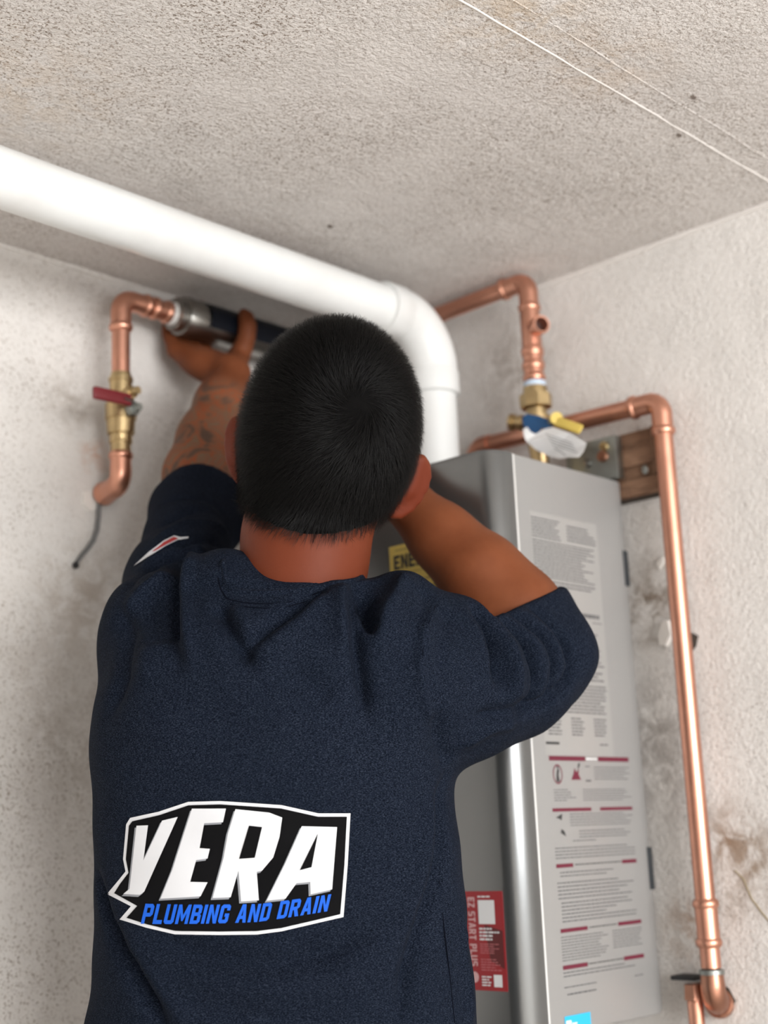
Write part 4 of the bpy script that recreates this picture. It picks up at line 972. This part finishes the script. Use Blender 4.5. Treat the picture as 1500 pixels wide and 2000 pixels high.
def seam(name, pts, r=.0006):
    L = [q for q in (first_hit(*p) for p in pts) if q is not None]; D = []
    for a, b in zip(L[:-1], L[1:]): D += [a+(b-a)*k/6 for k in range(6)]
    build(MB().tube([d-C_D*.0002 for d in D+[L[-1]]], r, 6), name, m_seam, shirt)
m_seam = mat('seam_thread', (.003, .004, .008), .9, spec=.05)
seam('collar_seam', [(426, 1128), (432, 1152), (444, 1170), (475, 1177), (520, 1180), (565, 1176), (605, 1164), (640, 1150)])
seam('collar_seam', [(450, 1180), (480, 1185), (520, 1188), (565, 1184), (600, 1174)])
seam('side_seam', [(858, 1720), (866, 1800), (878, 1900), (888, 1998)])
seam('armhole_seam', [(852, 1180), (838, 1215), (826, 1270), (820, 1330)], .0004)

# --- print on the back: lettering on its black panel
def off_pt(px, py, h):
    q = bv1.ray_cast(Vector(CAM), Vector(nrm(ray(px, py))))
    if q[0] is None: return None
    return np.array(q[0])+(-ray(px, py)*.6*h+np.array(q[1])*h*.6)
def decal(name, loops, h, m, parent, maxlen=6.0):                # loops in picture units of the print, laid onto the cloth
    flat = [p for L in loops for p in L]
    tri = tessellate_polygon([[Vector((x, y, 0)) for x, y in L] for L in loops])
    bm = bmesh.new(); vs = [bm.verts.new((x, y, 0)) for x, y in flat]
    for t in tri:
        try: bm.faces.new([vs[i] for i in t])
        except ValueError: pass
    for _ in range(7):
        le = [e for e in bm.edges if e.calc_length() > maxlen]
        if not le: break
        bmesh.ops.subdivide_edges(bm, edges=le, cuts=1); bmesh.ops.triangulate(bm, faces=[f for f in bm.faces if len(f.verts) > 3])
    bm.verts.index_update(); V = []; ok = {}
    for v in bm.verts:
        p = off_pt(v.co.x, v.co.y, h); ok[v.index] = p is not None; V.append(p if p is not None else np.zeros(3))
    Fc = [[v.index for v in f.verts] for f in bm.faces if all(ok[v.index] for v in f.verts)]; bm.free()
    return mesh_obj(name, V, Fc, m, parent, sharp=None)
def cr5(pts): return [(150+x/2.5, 1250+y/2.5) for x, y in pts]
m_pk = mat('print_ink_black', (.003, .003, .0035), .8, spec=.08); m_pw = mat('print_ink_white', (.56, .57, .59), .7, spec=.2)
m_pg = mat('print_ink_grey', (.22, .23, .25), .7, spec=.2); m_pb = mat('print_ink_blue', (.005, .09, .52), .65, spec=.25)
OUT = [(243, 900), (262, 868), (400, 838), (545, 790), (700, 786), (1000, 806), (1180, 846), (1336, 846), (1322, 1100), (1302, 1352), (1180, 1380), (1000, 1422), (880, 1438), (700, 1440), (480, 1436), (340, 1404), (211, 1364), (266, 1300), (150, 1240), (200, 1180), (240, 1130), (228, 1070)]
INN = [(258, 906), (274, 884), (405, 854), (548, 806), (700, 802), (998, 822), (1178, 862), (1318, 862), (1306, 1100), (1286, 1338), (1178, 1364), (998, 1406), (880, 1421), (700, 1423), (482, 1419), (346, 1388), (246, 1356), (298, 1298), (186, 1236), (215, 1190), (256, 1136), (243, 1070)]
pnl = decal('print_outline', [cr5(OUT)], .0009, m_pw, shirt); pnl['label'] = 'white outline of the back print'
pk2 = decal('print_panel', [cr5(INN)], .0015, m_pk, shirt)
LET = [  # V, E, R, A
    [[(296, 905), (352, 903), (330, 1075), (420, 880), (496, 862), (334, 1228), (312, 1244), (232, 1240), (262, 1215), (272, 1130)]],
    [[(565, 822), (730, 822), (716, 888), (625, 893), (602, 1015), (652, 1018), (640, 1066), (585, 1074), (556, 1180), (640, 1182), (606, 1250), (412, 1262), (470, 1120), (530, 930)]],
    [[(776, 825), (940, 842), (1003, 866), (990, 960), (960, 1060), (905, 1125), (880, 1130), (890, 1270), (803, 1276), (790, 1125), (752, 1255), (664, 1258), (718, 1060), (740, 940)], [(842, 905), (905, 912), (870, 1060), (794, 1066)]],
    [[(1098, 908), (1270, 912), (1258, 1060), (1246, 1216), (1142, 1240), (1140, 1180), (1074, 1186), (1020, 1262), (928, 1272), (1020, 1085)], [(1176, 945), (1146, 1108), (1090, 1122)]]]
for L in LET:
    sh_ = [[(x-9, y+10) for x, y in L[0]]]
    decal('print_letter_shadow', [cr5(q) for q in sh_], .0019, m_pg, pk2)
for L in LET: decal('print_letter', [cr5(L[0])], .0023, m_pw, pk2)
for L in LET:
    for hole_ in L[1:]: decal('print_counter', [cr5(hole_)], .0027, m_pk, pk2)
# lower line of lettering, slanted and gently arched
txt = 'PLUMBING AND DRAIN'; tw = text_width(txt)
def lower(x, y):
    q = x/tw; X = 330+q*906; base = 1385-26*q*q+2*math.sin(q*math.pi)-(40*max(0, q-.62)/.38*.9); hgt = 98-14*q
    if q > .38: base -= 0
    return (X+.24*y*hgt-14, base-y*hgt)
x = 0.0
for ch in txt:
    if ch == ' ': x += .4; continue
    w_ = max(p[0] for p in FONT[ch][0])
    decal('print_letter', [cr5([lower(x+p[0], p[1]) for p in L]) for L in FONT[ch]], .0022, m_pb, pk2); x += w_+.12
# small print on the left sleeve
def sleeve_print(name, pts, h, m): return decal(name, [pts], h, m, shirt, 8.0)
sleeve_print('sleeve_print', [(262, 1106), (292, 1078), (320, 1057), (340, 1047), (352, 1050), (368, 1049), (367, 1052), (348, 1055), (322, 1067), (298, 1083)], .0012, m_pw)
sleeve_print('sleeve_print', [(296, 1079), (320, 1060), (339, 1050), (348, 1053), (325, 1064), (303, 1077)], .0018, mat('print_ink_red', (.30, .02, .02), .7))

# --- trousers and shoes below the frame
m_jean = mat('dark_work_trousers', (.02, .022, .028), .9, spec=.15); _t = NT(m_jean); _t.bump(_t.noise(500, 2), .3, .001)
lg = Field((.5, .45, -.02), (1.35, 1.35, 1.06), .011)
hip = at(556, 2080, 1.285); hz = hip[2]
for sx in (-1, 1):
    h0 = np.array([*(hip+RH*sx*.085)[:2], .93]); kn_ = np.array([*(hip+RH*sx*.11+FH*.02)[:2], .50]); an_ = np.array([*(hip+RH*sx*.125)[:2], .07])
    lg.chain([(h0, .098), (kn_, .072), (an_, .062)], .03)
lg.ell(np.array([*hip[:2], .96]), (RH, FH, AZ), (.165, .115, .09), .04)
lg.cut((0, 0, .045), -AZ, (.4, .4, -.05), (1.4, 1.4, .2))
P, F = lg.mesh(); P = relax(P, F, 3); mesh_obj('trousers', P, F, m_jean, person, sharp=None)
m_boot = mat('brown_work_boot', (.10, .055, .03), .6)
for sx in (-1, 1):
    bf = Field((.4, .35, -.02), (1.5, 1.5, .2), .007); an_ = np.array([*(hip+RH*sx*.125)[:2], .07])
    bf.chain([(an_+AZ*.04, .048), (an_-AZ*.015, .046)], .02); bf.chain([(an_-AZ*.02, .046), (an_+FH*.09-AZ*.028, .042), (an_+FH*.17-AZ*.034, .036)], .02)
    bf.cut((0, 0, 0.001), -AZ, (.4, .35, -.02), (1.5, 1.5, .1))
    P, F = bf.mesh(); P = relax(P, F, 2); mesh_obj('boot', P, F, m_boot, person, sharp=None)
